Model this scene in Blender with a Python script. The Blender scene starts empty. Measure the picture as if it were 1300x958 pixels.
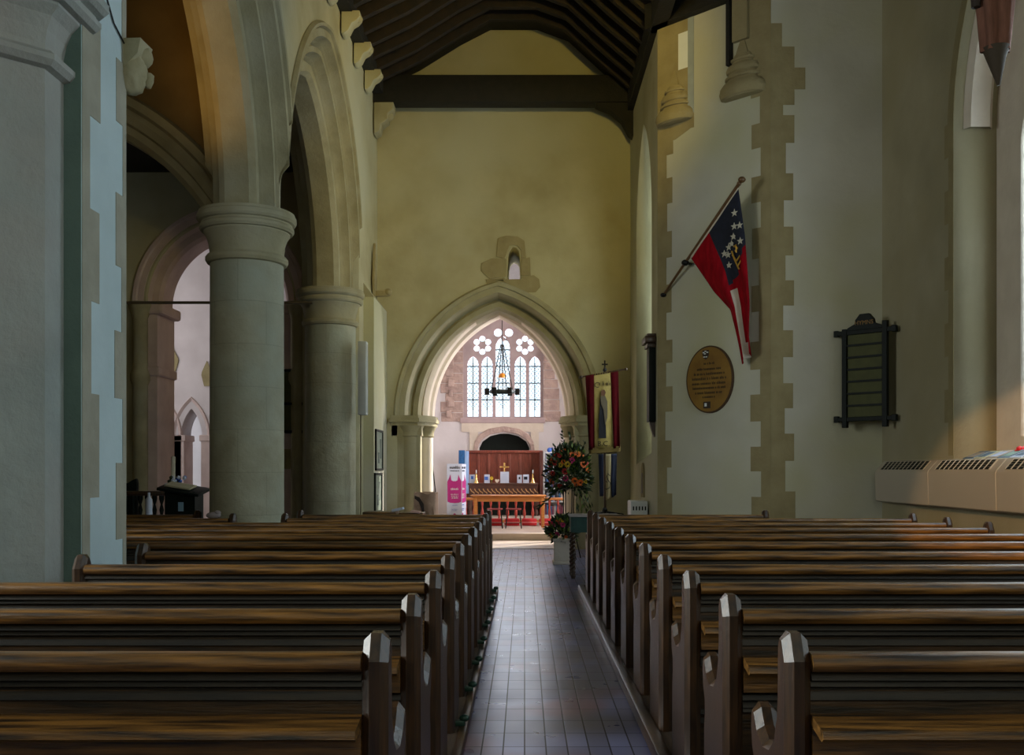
import bpy, bmesh, math, random
from mathutils import Vector, Matrix
PI=math.pi; rnd=random.Random(7)
C=bpy.context.scene.collection
F=1285.0; CX=666.0; CY=597.0; CH=1.4
def W(px,py,Y): return Vector(((px-CX)*Y/F, Y, CH+(CY-py)*Y/F))
# ------------------------------------------------------------------ materials
MATS={}
def mat(name,c1,c2=None,rough=.8,scale=3.0,stretch=(1,1,1),bump=.1,bscale=None,metal=0,coat=0,detail=6,lo=.3,hi=.7,c3=None,s3=1.0,emit=None,spec=.5,bricks=None):
    if name in MATS: return MATS[name]
    m=bpy.data.materials.new(name); m.use_nodes=True; MATS[name]=m
    nt=m.node_tree; N=nt.nodes; L=nt.links; b=N['Principled BSDF']
    b.inputs['Roughness'].default_value=rough; b.inputs['Metallic'].default_value=metal
    b.inputs['Coat Weight'].default_value=coat; b.inputs['Coat Roughness'].default_value=.25
    b.inputs['Specular IOR Level'].default_value=spec
    c2=c2 or tuple(x*.8 for x in c1)
    tc=N.new('ShaderNodeTexCoord'); mp=N.new('ShaderNodeMapping'); mp.inputs['Scale'].default_value=stretch
    L.new(tc.outputs['Object'],mp.inputs['Vector'])
    n=N.new('ShaderNodeTexNoise'); n.inputs['Scale'].default_value=scale; n.inputs['Detail'].default_value=detail
    L.new(mp.outputs[0],n.inputs['Vector'])
    r=N.new('ShaderNodeValToRGB'); r.color_ramp.elements[0].position=lo; r.color_ramp.elements[1].position=hi
    r.color_ramp.elements[0].color=(*c2,1); r.color_ramp.elements[1].color=(*c1,1)
    L.new(n.outputs['Fac'],r.inputs[0]); out=r.outputs[0]
    if c3:
        n2=N.new('ShaderNodeTexNoise'); n2.inputs['Scale'].default_value=s3; n2.inputs['Detail'].default_value=3
        L.new(tc.outputs['Object'],n2.inputs['Vector'])
        r2=N.new('ShaderNodeValToRGB'); r2.color_ramp.elements[0].position=.45; r2.color_ramp.elements[1].position=.65
        L.new(n2.outputs['Fac'],r2.inputs[0])
        mx=N.new('ShaderNodeMix'); mx.data_type='RGBA'; L.new(r2.outputs[0],mx.inputs[0]); L.new(out,mx.inputs[6]); mx.inputs[7].default_value=(*c3,1)
        out=mx.outputs[2]
    h=n.outputs['Fac']
    if bricks:
        bw,bh,rot=bricks
        mp2=N.new('ShaderNodeCombineXYZ'); sp=N.new('ShaderNodeSeparateXYZ'); L.new(tc.outputs['Object'],sp.inputs[0])
        if rot is None: L.new(sp.outputs[0],mp2.inputs[0]); L.new(sp.outputs[1],mp2.inputs[1])
        else:
            at=N.new('ShaderNodeMath'); at.operation='ARCTAN2'; L.new(sp.outputs[1],at.inputs[0]); L.new(sp.outputs[0],at.inputs[1]); ml=N.new('ShaderNodeMath'); ml.operation='MULTIPLY'; ml.inputs[1].default_value=.4; L.new(at.outputs[0],ml.inputs[0])
            L.new(ml.outputs[0],mp2.inputs[0]); L.new(sp.outputs[2],mp2.inputs[1])
        bt=N.new('ShaderNodeTexBrick'); bt.inputs['Scale'].default_value=1; bt.inputs['Brick Width'].default_value=bw; bt.inputs['Row Height'].default_value=bh
        bt.inputs['Mortar Size'].default_value=.006; bt.inputs['Mortar Smooth'].default_value=.6
        bt.inputs['Color1'].default_value=(1,1,1,1); bt.inputs['Color2'].default_value=(.93,.93,.93,1); bt.inputs['Mortar'].default_value=(.80,.80,.80,1)
        L.new(mp2.outputs[0],bt.inputs['Vector'])
        mx=N.new('ShaderNodeMix'); mx.data_type='RGBA'; mx.blend_type='MULTIPLY'; mx.inputs[0].default_value=1
        L.new(out,mx.inputs[6]); L.new(bt.outputs[0],mx.inputs[7]); out=mx.outputs[2]
    L.new(out,b.inputs['Base Color'])
    if emit: b.inputs['Emission Color'].default_value=(*emit[:3],1); b.inputs['Emission Strength'].default_value=emit[3]
    if bump:
        nb=N.new('ShaderNodeTexNoise'); nb.inputs['Scale'].default_value=bscale or scale*4; nb.inputs['Detail'].default_value=8; nb.inputs['Roughness'].default_value=.6
        L.new(mp.outputs[0],nb.inputs['Vector'])
        bp=N.new('ShaderNodeBump'); bp.inputs['Strength'].default_value=bump; bp.inputs['Distance'].default_value=.03
        L.new(nb.outputs['Fac'],bp.inputs['Height']); L.new(bp.outputs[0],b.inputs['Normal'])
    return m
PL=mat('limewash plaster',(.45,.415,.26),(.345,.31,.175),.9,1.6,bump=.35,bscale=5,c3=(.46,.45,.32),s3=.35)  # off-white plaster; the yellow of the warm uplighting is put into its colour
PLW=mat('white plaster',(.56,.55,.47),(.46,.45,.37),.9,1.1,bump=.25,bscale=5,c3=(.47,.46,.30),s3=.5)
PLC=mat('pale chancel plaster',(.74,.70,.70),(.64,.60,.60),.9,1.5,bump=.2,bscale=5)
PLB=mat('pale blue limewash',(.50,.62,.65),(.42,.53,.55),.85,2,bump=.25,bscale=7)  # plaster with the cool bluish window light put into its colour
ST=mat('clunch stone',(.38,.345,.21),(.25,.225,.125),.85,2.5,bump=.3,bscale=16,c3=(.35,.33,.225),s3=1.2)
STB=mat('clunch blockwork',(.40,.39,.28),(.28,.265,.175),.85,3,bump=.4,bscale=14,c3=(.33,.35,.27),s3=1.0,bricks=(.62,.46,(0,0,0)))
STQ=mat('brown quoin stone',(.32,.27,.14),(.25,.205,.10),.9,4,bump=.3,bscale=18)
STP=mat('grey green pier stone',(.37,.41,.38),(.27,.30,.28),.85,2.2,bump=.45,bscale=12,c3=(.33,.32,.29),s3=.9)
STR=mat('reddish rubble stone',(.56,.42,.36),(.36,.26,.23),.95,5,bump=.9,bscale=14)
STC=mat('cream stone',(.74,.66,.55),(.64,.56,.46),.85,3,bump=.2,bscale=14)
OAK=mat('dark varnished oak',(.27,.125,.026),(.016,.009,.005),.30,3.2,(1,16,16),bump=.25,bscale=12,coat=.2,lo=.34,hi=.68)
OAKV=mat('dark oak upright grain',(.070,.032,.011),(.014,.008,.005),.32,5,(12,12,1),bump=.12,bscale=30,coat=.12,lo=.3,hi=.75)
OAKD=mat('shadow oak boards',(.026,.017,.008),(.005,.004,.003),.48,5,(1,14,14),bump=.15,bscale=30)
ROOF=mat('smoked roof timber',(.010,.008,.005),(.003,.003,.002),.75,8,bump=.3,bscale=30)  # near-black timber colour for roof, beams and plates
RAFT=mat('brown rafter timber',(.024,.012,.005),(.006,.004,.003),.7,8,bump=.3,bscale=30)
BLK=mat('black painted wood',(.004,.009,.007),(.002,.004,.003),.5,10,bump=.05,spec=.2)
GREENP=mat('olive panel',(.075,.080,.020),(.055,.06,.014),.7,10,bump=.05)
IRON=mat('black iron',(.012,.012,.012),None,.4,10,metal=.6,bump=.1)
GOLD=mat('gold paint',(.75,.45,.08),(.55,.32,.05),.35,20,metal=.6,bump=0)
BRASS=mat('polished brass',(.85,.58,.22),(.7,.45,.15),.25,20,metal=.9,bump=0)
HEAT=mat('cream enamel heater',(.48,.42,.33),(.44,.38,.30),.5,1,bump=0)
WHITE=mat('white paint',(.75,.78,.78),(.70,.73,.73),.45,3,bump=0)
PAPER=mat('white paper',(.50,.56,.68),(.45,.5,.62),.8,3,bump=0)
BLUE=mat('blue print',(.05,.15,.55),(.03,.1,.4),.7,8,bump=0)
BLUEC=mat('blue cloth',(.02,.13,.36),(.01,.07,.2),.85,12,(6,6,1),bump=.3)
NAVY=mat('navy flag cloth',(.008,.012,.030),(.004,.006,.016),.85,12,bump=.2)
REDC=mat('red cloth',(.33,.005,.012),(.18,.003,.007),.9,4,(4,4,1),bump=.2,spec=.1)
REDD=mat('crimson banner silk',(.075,.002,.006),(.04,.001,.003),.9,6,(6,6,1),bump=.2,spec=.1)
CREAMC=mat('old cream silk',(.48,.38,.13),(.34,.26,.08),.8,6,bump=.2)
PINKC=mat('faded pink cloth',(.20,.085,.055),(.12,.05,.03),.85,5,(6,6,1),bump=.3)
WHITEC=mat('off white cloth',(.62,.56,.46),(.5,.45,.36),.85,5,bump=.2)
REDW=mat('red brown panelling',(.26,.055,.028),(.13,.028,.015),.45,6,(8,8,1),bump=.1)
ORW=mat('orange pine',(.52,.20,.045),(.38,.13,.025),.4,6,(1,8,8),bump=.08)
REDP=mat('red hassock cloth',(.50,.015,.02),(.35,.01,.015),.8,10,bump=.3)
BROWNC=mat('brown dust sheet',(.55,.36,.26),(.34,.21,.15),.8,4,bump=.4)
MAG=mat('magenta print',(.36,.006,.16),(.32,.005,.14),.6,4,bump=0)
GLAZ=mat('grey green picture',(.30,.36,.30),(.12,.16,.13),.3,9,bump=0)
BRONZE=mat('gilt brown plaque',(.28,.155,.022),(.20,.10,.014),.40,5,metal=.25,bump=.05)
INK=mat('dark lettering',(.035,.02,.008),None,.7,5,bump=0)
LEAF=mat('dark foliage',(.025,.055,.012),(.008,.022,.006),.5,14,bump=0)
LEAFL=mat('light foliage',(.16,.24,.03),(.07,.12,.02),.5,14,bump=0)
ORF=mat('orange petals',(.85,.20,.02),(.65,.10,.01),.55,30,bump=0)
REDF=mat('red petals',(.55,.03,.02),(.35,.01,.01),.55,30,bump=0)
PNKF=mat('magenta petals',(.45,.01,.12),None,.55,30,bump=0)
YELF=mat('yellow petals',(.8,.55,.03),None,.55,30,bump=0)
DKC=mat('dark flower centre',(.05,.02,.01),None,.8,30,bump=0)
GRCL=mat('dark green cloth',(.010,.045,.035),(.005,.025,.02),.8,8,bump=.2)
BRKT=mat('green iron bracket',(.02,.06,.04),None,.35,20,metal=.3,bump=.1)
CHFL=mat('chancel stone floor',(.52,.44,.36),(.38,.31,.25),.35,2,bump=.1,bricks=(.9,.45,None))
DECK=mat('boarded pew floor',(.07,.04,.02),(.03,.018,.01),.7,5,(8,1,1),bump=.1)
# glazed quarry tiles of the aisle
def tilemat():
    m=bpy.data.materials.new('glazed quarry tiles'); m.use_nodes=True; nt=m.node_tree; N=nt.nodes; L=nt.links; b=N['Principled BSDF']
    tc=N.new('ShaderNodeTexCoord'); bt=N.new('ShaderNodeTexBrick'); bt.offset=0; bt.squash=1
    bt.inputs['Scale'].default_value=1; bt.inputs['Brick Width'].default_value=.108; bt.inputs['Row Height'].default_value=.27
    bt.inputs['Mortar Size'].default_value=.0045; bt.inputs['Mortar Smooth'].default_value=.3
    bt.inputs['Color1'].default_value=(.060,.068,.16,1); bt.inputs['Color2'].default_value=(.13,.145,.30,1); bt.inputs['Mortar'].default_value=(.010,.009,.012,1)  # bluish daylight sheen is put into the tile base colours
    L.new(tc.outputs['Object'],bt.inputs['Vector'])
    n=N.new('ShaderNodeTexNoise'); n.inputs['Scale'].default_value=1.3; n.inputs['Detail'].default_value=1; L.new(tc.outputs['Object'],n.inputs['Vector'])
    r=N.new('ShaderNodeValToRGB'); r.color_ramp.elements[0].position=.55; r.color_ramp.elements[1].position=.68; L.new(n.outputs['Fac'],r.inputs[0])
    mx=N.new('ShaderNodeMix'); mx.data_type='RGBA'; mx.blend_type='MULTIPLY'; L.new(r.outputs[0],mx.inputs[0]); L.new(bt.outputs[0],mx.inputs[6]); mx.inputs[7].default_value=(1.5,.55,.40,1)
    L.new(mx.outputs[2],b.inputs['Base Color']); 
    n2=N.new('ShaderNodeTexNoise'); n2.inputs['Scale'].default_value=5; n2.inputs['Detail'].default_value=2; L.new(tc.outputs['Object'],n2.inputs['Vector'])
    mr=N.new('ShaderNodeMapRange'); mr.inputs[3].default_value=.24; mr.inputs[4].default_value=.34; L.new(n2.outputs['Fac'],mr.inputs[0]); L.new(mr.outputs[0],b.inputs['Roughness'])
    b.inputs['Specular IOR Level'].default_value=.7
    bp=N.new('ShaderNodeBump'); bp.inputs['Strength'].default_value=.12; bp.inputs['Distance'].default_value=.004; L.new(bt.outputs['Fac'],bp.inputs['Height']); bp.invert=True
    L.new(bp.outputs[0],b.inputs['Normal']); sm=N.new('ShaderNodeMapRange'); sm.inputs[3].default_value=.75; sm.inputs[4].default_value=.05; L.new(bt.outputs['Fac'],sm.inputs[0]); L.new(sm.outputs[0],b.inputs['Specular IOR Level'])
    return m
TILE=tilemat()
PANEL=mat('brown oak panelling',(.085,.043,.014),(.012,.008,.004),.45,3.5,(1,14,14),bump=.2,bscale=12,lo=.34,hi=.7)
def glassmat(name,tint=(.93,.97,1)):
    m=bpy.data.materials.new(name); m.use_nodes=True; nt=m.node_tree; N=nt.nodes; L=nt.links; N.remove(N['Principled BSDF'])
    tr=N.new('ShaderNodeBsdfTransparent'); tr.inputs[0].default_value=(*tint,1); gl=N.new('ShaderNodeBsdfGlossy'); gl.inputs['Roughness'].default_value=.1
    mx=N.new('ShaderNodeMixShader'); mx.inputs[0].default_value=.06; L.new(tr.outputs[0],mx.inputs[1]); L.new(gl.outputs[0],mx.inputs[2]); L.new(mx.outputs[0],N['Material Output'].inputs[0]); return m
GLASS=glassmat('clear leaded glass'); GLG=glassmat('green stained glass',(.02,.5,.3)); GLP=glassmat('pink stained glass',(.9,.25,.4))
# ------------------------------------------------------------------ mesh helpers
class MB:
    def __init__(s): s.bm=bmesh.new(); s.mats=[]; s.mi=0
    def m(s,mt):
        if mt not in s.mats: s.mats.append(mt)
        s.mi=s.mats.index(mt); return s
    def face(s,vs):
        try: f=s.bm.faces.new(vs); f.material_index=s.mi; return f
        except ValueError: return None
    def box(s,x0,x1,y0,y1,z0,z1,M=None,bev=0):
        b=bmesh.new(); bmesh.ops.create_cube(b,size=1)
        for v in b.verts: v.co=Vector(((x0+x1)/2+v.co.x*(x1-x0),(y0+y1)/2+v.co.y*(y1-y0),(z0+z1)/2+v.co.z*(z1-z0)))
        if bev: bmesh.ops.bevel(b,geom=b.edges[:],offset=bev,segments=2,affect='EDGES',profile=.5)
        return s.join(b,M)
    def join(s,b,M=None):
        mp={}
        for v in b.verts: mp[v]=s.bm.verts.new(M@v.co if M else v.co)
        for f in b.faces: s.face([mp[v] for v in f.verts])
        b.free(); return s
    def prism(s,pts,y0,y1,M=None,axis='y'):
        # pts in (a,b); extruded along axis
        def P(a,b,t): return {'y':Vector((a,t,b)),'x':Vector((t,a,b)),'z':Vector((a,b,t))}[axis]
        v0=[s.bm.verts.new(M@P(a,b,y0) if M else P(a,b,y0)) for a,b in pts]; v1=[s.bm.verts.new(M@P(a,b,y1) if M else P(a,b,y1)) for a,b in pts]
        n=len(pts); s.face(v0); s.face(v1[::-1])
        for i in range(n): s.face([v0[i],v1[i],v1[(i+1)%n],v0[(i+1)%n]])
        return s
    def lathe(s,prof,cx=0,cy=0,cz=0,n=24,a0=0,a1=2*PI,M=None,sx=1,sy=1):
        full=abs(a1-a0-2*PI)<1e-6; k=n if full else n+1; rings=[]
        for r,z in prof:
            ring=[]
            for i in range(k):
                a=a0+(a1-a0)*i/n; co=Vector((cx+r*math.cos(a)*sx,cy+r*math.sin(a)*sy,cz+z)); ring.append(s.bm.verts.new(M@co if M else co))
            rings.append(ring)
        for j in range(len(rings)-1):
            for i in range(n):
                a,b=rings[j],rings[j+1]; i2=(i+1)%k; s.face([a[i],a[i2],b[i2],b[i]])
        s.face(rings[0][::-1]); s.face(rings[-1]); return s
    def tube(s,pts,r,n=8,rs=None):
        pts=[Vector(p) for p in pts]; rings=[]
        for i,p in enumerate(pts):
            d=(pts[min(i+1,len(pts)-1)]-pts[max(i-1,0)]).normalized(); u=d.cross(Vector((0,0,1)) if abs(d.z)<.95 else Vector((1,0,0))).normalized(); w=d.cross(u)
            rr=rs[i] if rs else r; rings.append([s.bm.verts.new(p+u*rr*math.cos(2*PI*k/n)+w*rr*math.sin(2*PI*k/n)) for k in range(n)])
        for a,b in zip(rings,rings[1:]):
            for k in range(n): s.face([a[k],a[(k+1)%n],b[(k+1)%n],b[k]])
        s.face(rings[0][::-1]); s.face(rings[-1]); return s
    def ball(s,c,r,sx=1,sy=1,sz=1,sub=2):
        b=bmesh.new(); bmesh.ops.create_icosphere(b,subdivisions=sub,radius=r)
        for v in b.verts: v.co=Vector((c[0]+v.co.x*sx,c[1]+v.co.y*sy,c[2]+v.co.z*sz))
        return s.join(b)
    def build(s,name,mt=None,parent=None,off=None,smooth=40,bev=0):
        bmesh.ops.recalc_face_normals(s.bm,faces=s.bm.faces[:])
        me=bpy.data.meshes.new(name); s.bm.to_mesh(me); s.bm.free()
        if mt: me.materials.append(mt)
        else:
            for x in s.mats: me.materials.append(x)
        if off is not None: me.transform(Matrix.Translation(-Vector(off)))
        return link(name,me,parent,smooth,bev)
def link(name,me,parent=None,smooth=40,bev=0):
    if smooth:
        me.polygons.foreach_set('use_smooth',[True]*len(me.polygons)); me.set_sharp_from_angle(angle=math.radians(smooth))
    o=bpy.data.objects.new(name,me); C.objects.link(o)
    if parent: o.parent=parent
    if bev:
        b=o.modifiers.new('b','BEVEL'); b.width=bev; b.segments=2; b.limit_method='ANGLE'; b.angle_limit=.6
    return o
def tag(o,label,cat,group=None,kind=None):
    if label: o['label']=label
    if cat: o['category']=cat
    if group: o['group']=group
    if kind: o['kind']=kind
    return o
def thing(name,loc,label,cat,rz=0,group=None):
    o=bpy.data.objects.new(name,None); C.objects.link(o); o.location=loc; o.rotation_euler=(0,0,rz); o.empty_display_size=.1
    return tag(o,label,cat,group)
def struct(o): o['kind']='structure'; return o
def frame(o,ux,uz,ud):
    m=Matrix.Identity(4)
    for i,v in enumerate((ux,uz,ud)):
        for k in range(3): m[k][i]=v[k]
    for k in range(3): m[k][3]=o[k]
    return m
def plate(name,outer,holes,d0,d1,fr,mt,parent=None,smooth=0,off=None):
    cu=bpy.data.curves.new('tmp','CURVE'); cu.dimensions='2D'; cu.fill_mode='BOTH'; cu.extrude=abs(d1-d0)/2
    for lp in [outer]+list(holes):
        sp=cu.splines.new('POLY'); sp.points.add(len(lp)-1)
        for p,(x,y) in zip(sp.points,lp): p.co=(x,y,0,1)
        sp.use_cyclic_u=True
    ob=bpy.data.objects.new('tmp',cu); C.objects.link(ob); dg=bpy.context.evaluated_depsgraph_get()
    me=bpy.data.meshes.new_from_object(ob.evaluated_get(dg)); bpy.data.objects.remove(ob); bpy.data.curves.remove(cu)
    me.transform(Matrix.Translation((0,0,(d0+d1)/2))); me.transform(fr)
    if off is not None: me.transform(Matrix.Translation(-Vector(off)))
    bm=bmesh.new(); bm.from_mesh(me); bmesh.ops.remove_doubles(bm,verts=bm.verts[:],dist=1e-5); bmesh.ops.recalc_face_normals(bm,faces=bm.faces[:]); bm.to_mesh(me); bm.free()
    me.materials.clear(); me.materials.append(mt); me.name=name
    return link(name,me,parent,smooth)
def arcpts(a,R,r=0,n=14):
    c=R-a; Rr=R+r; th=math.acos(max(-1,min(1,c/Rr))); right=[(-c+Rr*math.cos(th*i/n),Rr*math.sin(th*i/n)) for i in range(n+1)]
    return [(-x,z) for x,z in right]+[p for p in right[::-1][1:]]   # left spring -> apex -> right spring
def arch(name,a,R,prof,fr,mt,parent=None,clampx=None,n=20):
    b=MB(); cols=[]
    for r,d in prof:
        col=[]
        for x,z in arcpts(a,R,r,n):
            if clampx and abs(x)>clampx: z=math.sqrt(max(0,(R+r)**2-(clampx+R-a)**2)); x=math.copysign(clampx,x)
            col.append(b.bm.verts.new(fr@Vector((x,z,d))))
        cols.append(col)
    k=len(cols); m=len(cols[0])
    for j in range(k):
        p,q=cols[j],cols[(j+1)%k]
        for i in range(m-1): b.face([p[i],p[i+1],q[i+1],q[i]])
    return b.build(name,mt,parent,smooth=24)
def lancet(cx,z0,zs,half,R,n=8):   # loop of a pointed light, sill z0, spring zs
    return [(cx-half,z0)]+[(cx+x,zs+z) for x,z in arcpts(half,R,0,n)]+[(cx+half,z0)]
def circle(cx,cz,r,n=20): return [(cx+r*math.cos(2*PI*i/n),cz+r*math.sin(2*PI*i/n)) for i in range(n)]
def text(s,size,fr,mt,parent,name='lettering',ext=.002,align='CENTER',font=None):
    cu=bpy.data.curves.new('t','FONT'); cu.body=s; cu.size=size; cu.extrude=ext; cu.align_x=align; cu.resolution_u=2
    ob=bpy.data.objects.new('t',cu); C.objects.link(ob); dg=bpy.context.evaluated_depsgraph_get()
    me=bpy.data.meshes.new_from_object(ob.evaluated_get(dg)); bpy.data.objects.remove(ob); me.transform(fr); me.materials.clear(); me.materials.append(mt)
    return link(name,me,parent,0)
def scribble(fr,lines,mt,parent,d=.004,name='lettering'):   # worn, unreadable lettering: rows of small strokes
    b=MB()
    for x0,x1,z,h in lines:
        x=x0
        while x<x1:
            w=rnd.uniform(.3,.55)*h; k=rnd.random()
            for (a0,a1,c0,c1) in ((0,.16*h,0,h*(1.35 if k>.8 else 1)),(0,w,h*rnd.choice((0,.45,.85)),None),(w-.14*h,w,0,h*.9)):
                if c1 is None: c1=c0+.14*h
                b.box(x+a0,x+a1,z+c0,z+c1,0,d,fr)
            x+=w+h*(.3 if rnd.random()>.18 else .8)
    return b.build(name,mt,parent,smooth=0)
X3=Vector((1,0,0)); Y3=Vector((0,1,0)); Z3=Vector((0,0,1))
# ------------------------------------------------------------------ room shell
XL=-2.6; XC=-3.07; XR=1.88; YF=18.0; XS=4.6; A0=Vector((1.88,14.3)); A1=Vector((3.17,13.02)); YB=13.02; ZS=4.23
fl=MB().box(-8.4,5.6,-3.2,20.1,-.2,0).build('floor',TILE,smooth=0); struct(fl)
struct(MB().box(-8.4,3.0,18.05,20.12,-.05,.012).build('trim_1',CHFL,smooth=0))
struct(MB().box(-3.2,2.6,20.1,26.6,-.1,.15,bev=.015).build('trim_2',CHFL,smooth=0))
struct(MB().box(-3.0,2.4,23.9,26.6,.1,.28,bev=.015).build('trim_3',CHFL,smooth=0))
# wooden pew platforms and the long kerb beside the aisle
struct(MB().box(.69,4.2,2.0,11.85,0,.06).build('trim_4',DECK,smooth=0))
struct(MB().box(.62,.69,2.0,11.76,0,.075,bev=.012).build('trim_5',OAKV,smooth=40))
struct(MB().box(-2.45,-.34,2.0,11.6,0,.05).build('trim_6',DECK,smooth=0))
struct(MB().box(-.345,-.30,2.0,11.6,0,.06,bev=.01).build('trim_7',OAKV,smooth=40))
frA=frame((XC,0,0),Y3,Z3,X3)          # plane of the north arcade: u=Y, v=Z, d=X
BAY=[(3.5,2.4),(8.8,2.4),(13.6,2.4)]
aI,RI=2.0,2.5
def ext_z(x,r=.6):
    c=RI-aI; Rr=RI+r; return math.sqrt(max(0,Rr*Rr-(abs(x)+c)**2))
low=[(-3.2,ZS),( .9,ZS)]
for yc,h in ((3.5,2.3),(8.8,2.4),(13.6,2.4)):
    for i in range(33):
        x=-h+2*h*i/32; low.append((yc+x,ZS+ext_z(x)))
    if yc==3.5: low+=[(5.94,ZS),(6.36,ZS)]
low+=[(16.0,ZS),(18.0,ZS)]
wl=struct(plate('wall_left',low+[(18.0,8.6),(-3.2,8.6)],[],-.45,.45,frA,PL))
struct(plate('trim_8',[(16.05,0),(18,0),(18,ZS),(16.05,ZS)],[],-.45,.45,frA,PL,wl))
PROF=[(0,-.13),(0,.13),(.045,.20),(.15,.20),(.165,.155),(.19,.15),(.205,.20),(.22,.225),(.235,.20),(.26,.25),(.275,.335),(.34,.335),(.35,.28),(.375,.27),(.39,.33),(.405,.355),(.42,.33),(.445,.39),(.46,.465),(.555,.465),(.565,.44),(.58,.50),(.62,.505),(.645,.465)]
PROF=PROF+[(r,-d) for r,d in PROF[::-1][:-1]]
PROF=PROF[:-1] if PROF[-1]==(0,-.13) else PROF
for yc,h in ((3.5,2.42),(8.8,2.41),(13.6,2.41)):
    arch('arch_moulding',aI,RI,PROF,frame((XC,yc,ZS),Y3,Z3,X3),ST,wl,clampx=h,n=26)
# pier 0: wall stub, half octagons, caps
pier=MB(); pier.box(-3.53,-2.6,5.94,6.60,0,ZS+.5); pier=pier.build('wall_stub',PLB,wl,smooth=0); MB().box(-3.53,-2.602,5.93,5.95,0,ZS+.5).build('stub_facing',mat('dark green stone',(.13,.20,.17),(.09,.145,.125),.8,2,bump=.3,bscale=12),wl,smooth=0)
q=MB()
def qstack(b,fr,u_edge,sgn,z0,z1,w0,w1,h,d=.004,j=.03,r=None):
    z=z0; k=0
    while z<z1:
        hh=h*(1+rnd.uniform(-.12,.12)); w=(w0 if k%2 else w1)+rnd.uniform(-j,j); u0,u1=sorted((u_edge,u_edge+sgn*w))
        b.box(u0,u1,z,min(z+hh,z1),-.03,d,fr); z+=hh; k+=1
frN=frame((-2.6,0,0),Y3,Z3,X3)
qstack(q,frN,5.945,1,0,4.7,.12,.24,.62,j=.02); qstack(q,frN,6.598,-1,0,4.7,.07,.17,.45,j=.02)
q.build('quoin_stones',mat('grey brown quoin',(.36,.35,.28),(.28,.27,.21),.9,4,bump=.3,bscale=18),wl,smooth=0)
def octprof(R,pts): return [(R+dr,z) for dr,z in pts]
CAP=[(0,3.66),(.03,3.67),(.05,3.70),(.05,3.73),(.03,3.755),(.0,3.76),(.0,3.80),(.012,3.88),(.035,3.95),(.07,4.0),(.07,4.015),(.10,4.02),(.12,4.045),(.12,4.075),(.10,4.095),(.10,4.11),(.13,4.12),(.15,4.145),(.15,4.19),(.135,4.20),(.13,ZS)]
struct(MB().box(-3.35,-2.85,6.6,6.82,0,ZS).build('trim_14',STP,smooth=0))
for yc in (5.85,1.1):
    o=thing('octagonal_respond',(XC,yc,0),{5.85:'grey green octagonal stone half pier in the left foreground',6.68:'octagonal stone half pier on the far side of the left foreground wall stub',1.1:'octagonal stone half pier of the near left arch'}[yc],'pier',)
    s=MB().lathe([(.40,0),(.40,3.7)],n=8,a0=PI/8,a1=2*PI+PI/8); s.build('shaft',STP,o,smooth=0)
    s=MB().lathe([((.37+d*1.35)/math.cos(PI/8),z) for d,z in CAP],n=8,a0=PI/8,a1=2*PI+PI/8); s.build('capital',STP,o,smooth=0)
for yc,nm in ((11.2,'round stone column of the left arcade standing among the pews, the nearer one'),(16.0,'round stone column of the left arcade beside the tall white speaker, the farther one')):
    o=thing('arcade_column',(XC,yc,0),nm,'column')
    MB().lathe([(.40,.3),(.395,3.7)],n=48).build('shaft',STB,o)
    MB().lathe([(.40+d*.9,z) for d,z in CAP],n=48).build('capital',ST,o,smooth=24)
    MB().lathe([(.52,0),(.52,.12),(.50,.16),(.47,.18),(.48,.23),(.44,.27),(.41,.31)],n=48).build('base',ST,o)
# far wall with the chancel arch; the gable; the wall goes on to the left across the aisle
frF=frame((0,YF,0),X3,Z3,-Y3)         # u=X, v=Z, d towards the nave
ac,ax,az,RC=1.24,-.476,2.38,1.855
hole=[(ax-ac-.25,-.1)]+[(ax-ac-.25,az)]+[(ax+x,az+z) for x,z in arcpts(ac,RC,.55,18)]+[(ax+ac+.25,az),(ax+ac+.25,-.1)]
hole=[(ax-ac-.55,-.1)]+[(ax+x,az+z) for x,z in arcpts(ac,RC,.55,18)]+[(ax+ac+.55,-.1)]
lan=[(-.31,4.80),(-.295,5.22),(-.27,5.31),(-.21,5.38),(-.15,5.36),(-.10,5.30),(-.085,5.2),(-.085,4.77)]
wf=struct(plate('wall_far',[(-3.6,-.1),(2.4,-.1),(2.4,9.6),(-3.6,9.6)],[hole,lan],0,-1.45,frF,PL))
CPROF=[(.165,-1.4),(.165,-.36),(.195,-.30),(.21,-.25),(.30,-.25),(.315,-.30),(.34,-.29),(.355,-.22),(.37,-.14),(.385,-.05),(.42,.006),(.52,.006),(.53,.035),(.585,.045),(.62,0),(.62,-.2),(.6,-1.44),(.35,-1.44),(.3,-1.42)]
arch('chancel_arch_moulding',ac,RC,CPROF,frame((ax,YF,az),X3,Z3,-Y3),ST,wf,n=28)
arch('chancel_arch_soffit',1.25,2.10,[(0,-1.40),(0,-.95),(.05,-.90),(.05,-.55),(.09,-.48),(.13,-.44),(.16,-.46),(.16,-1.42)],frame((ax,YF,az),X3,Z3,-Y3),STC,wf,n=28)  # paler stone here stands in for chancel light on the soffit
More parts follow.
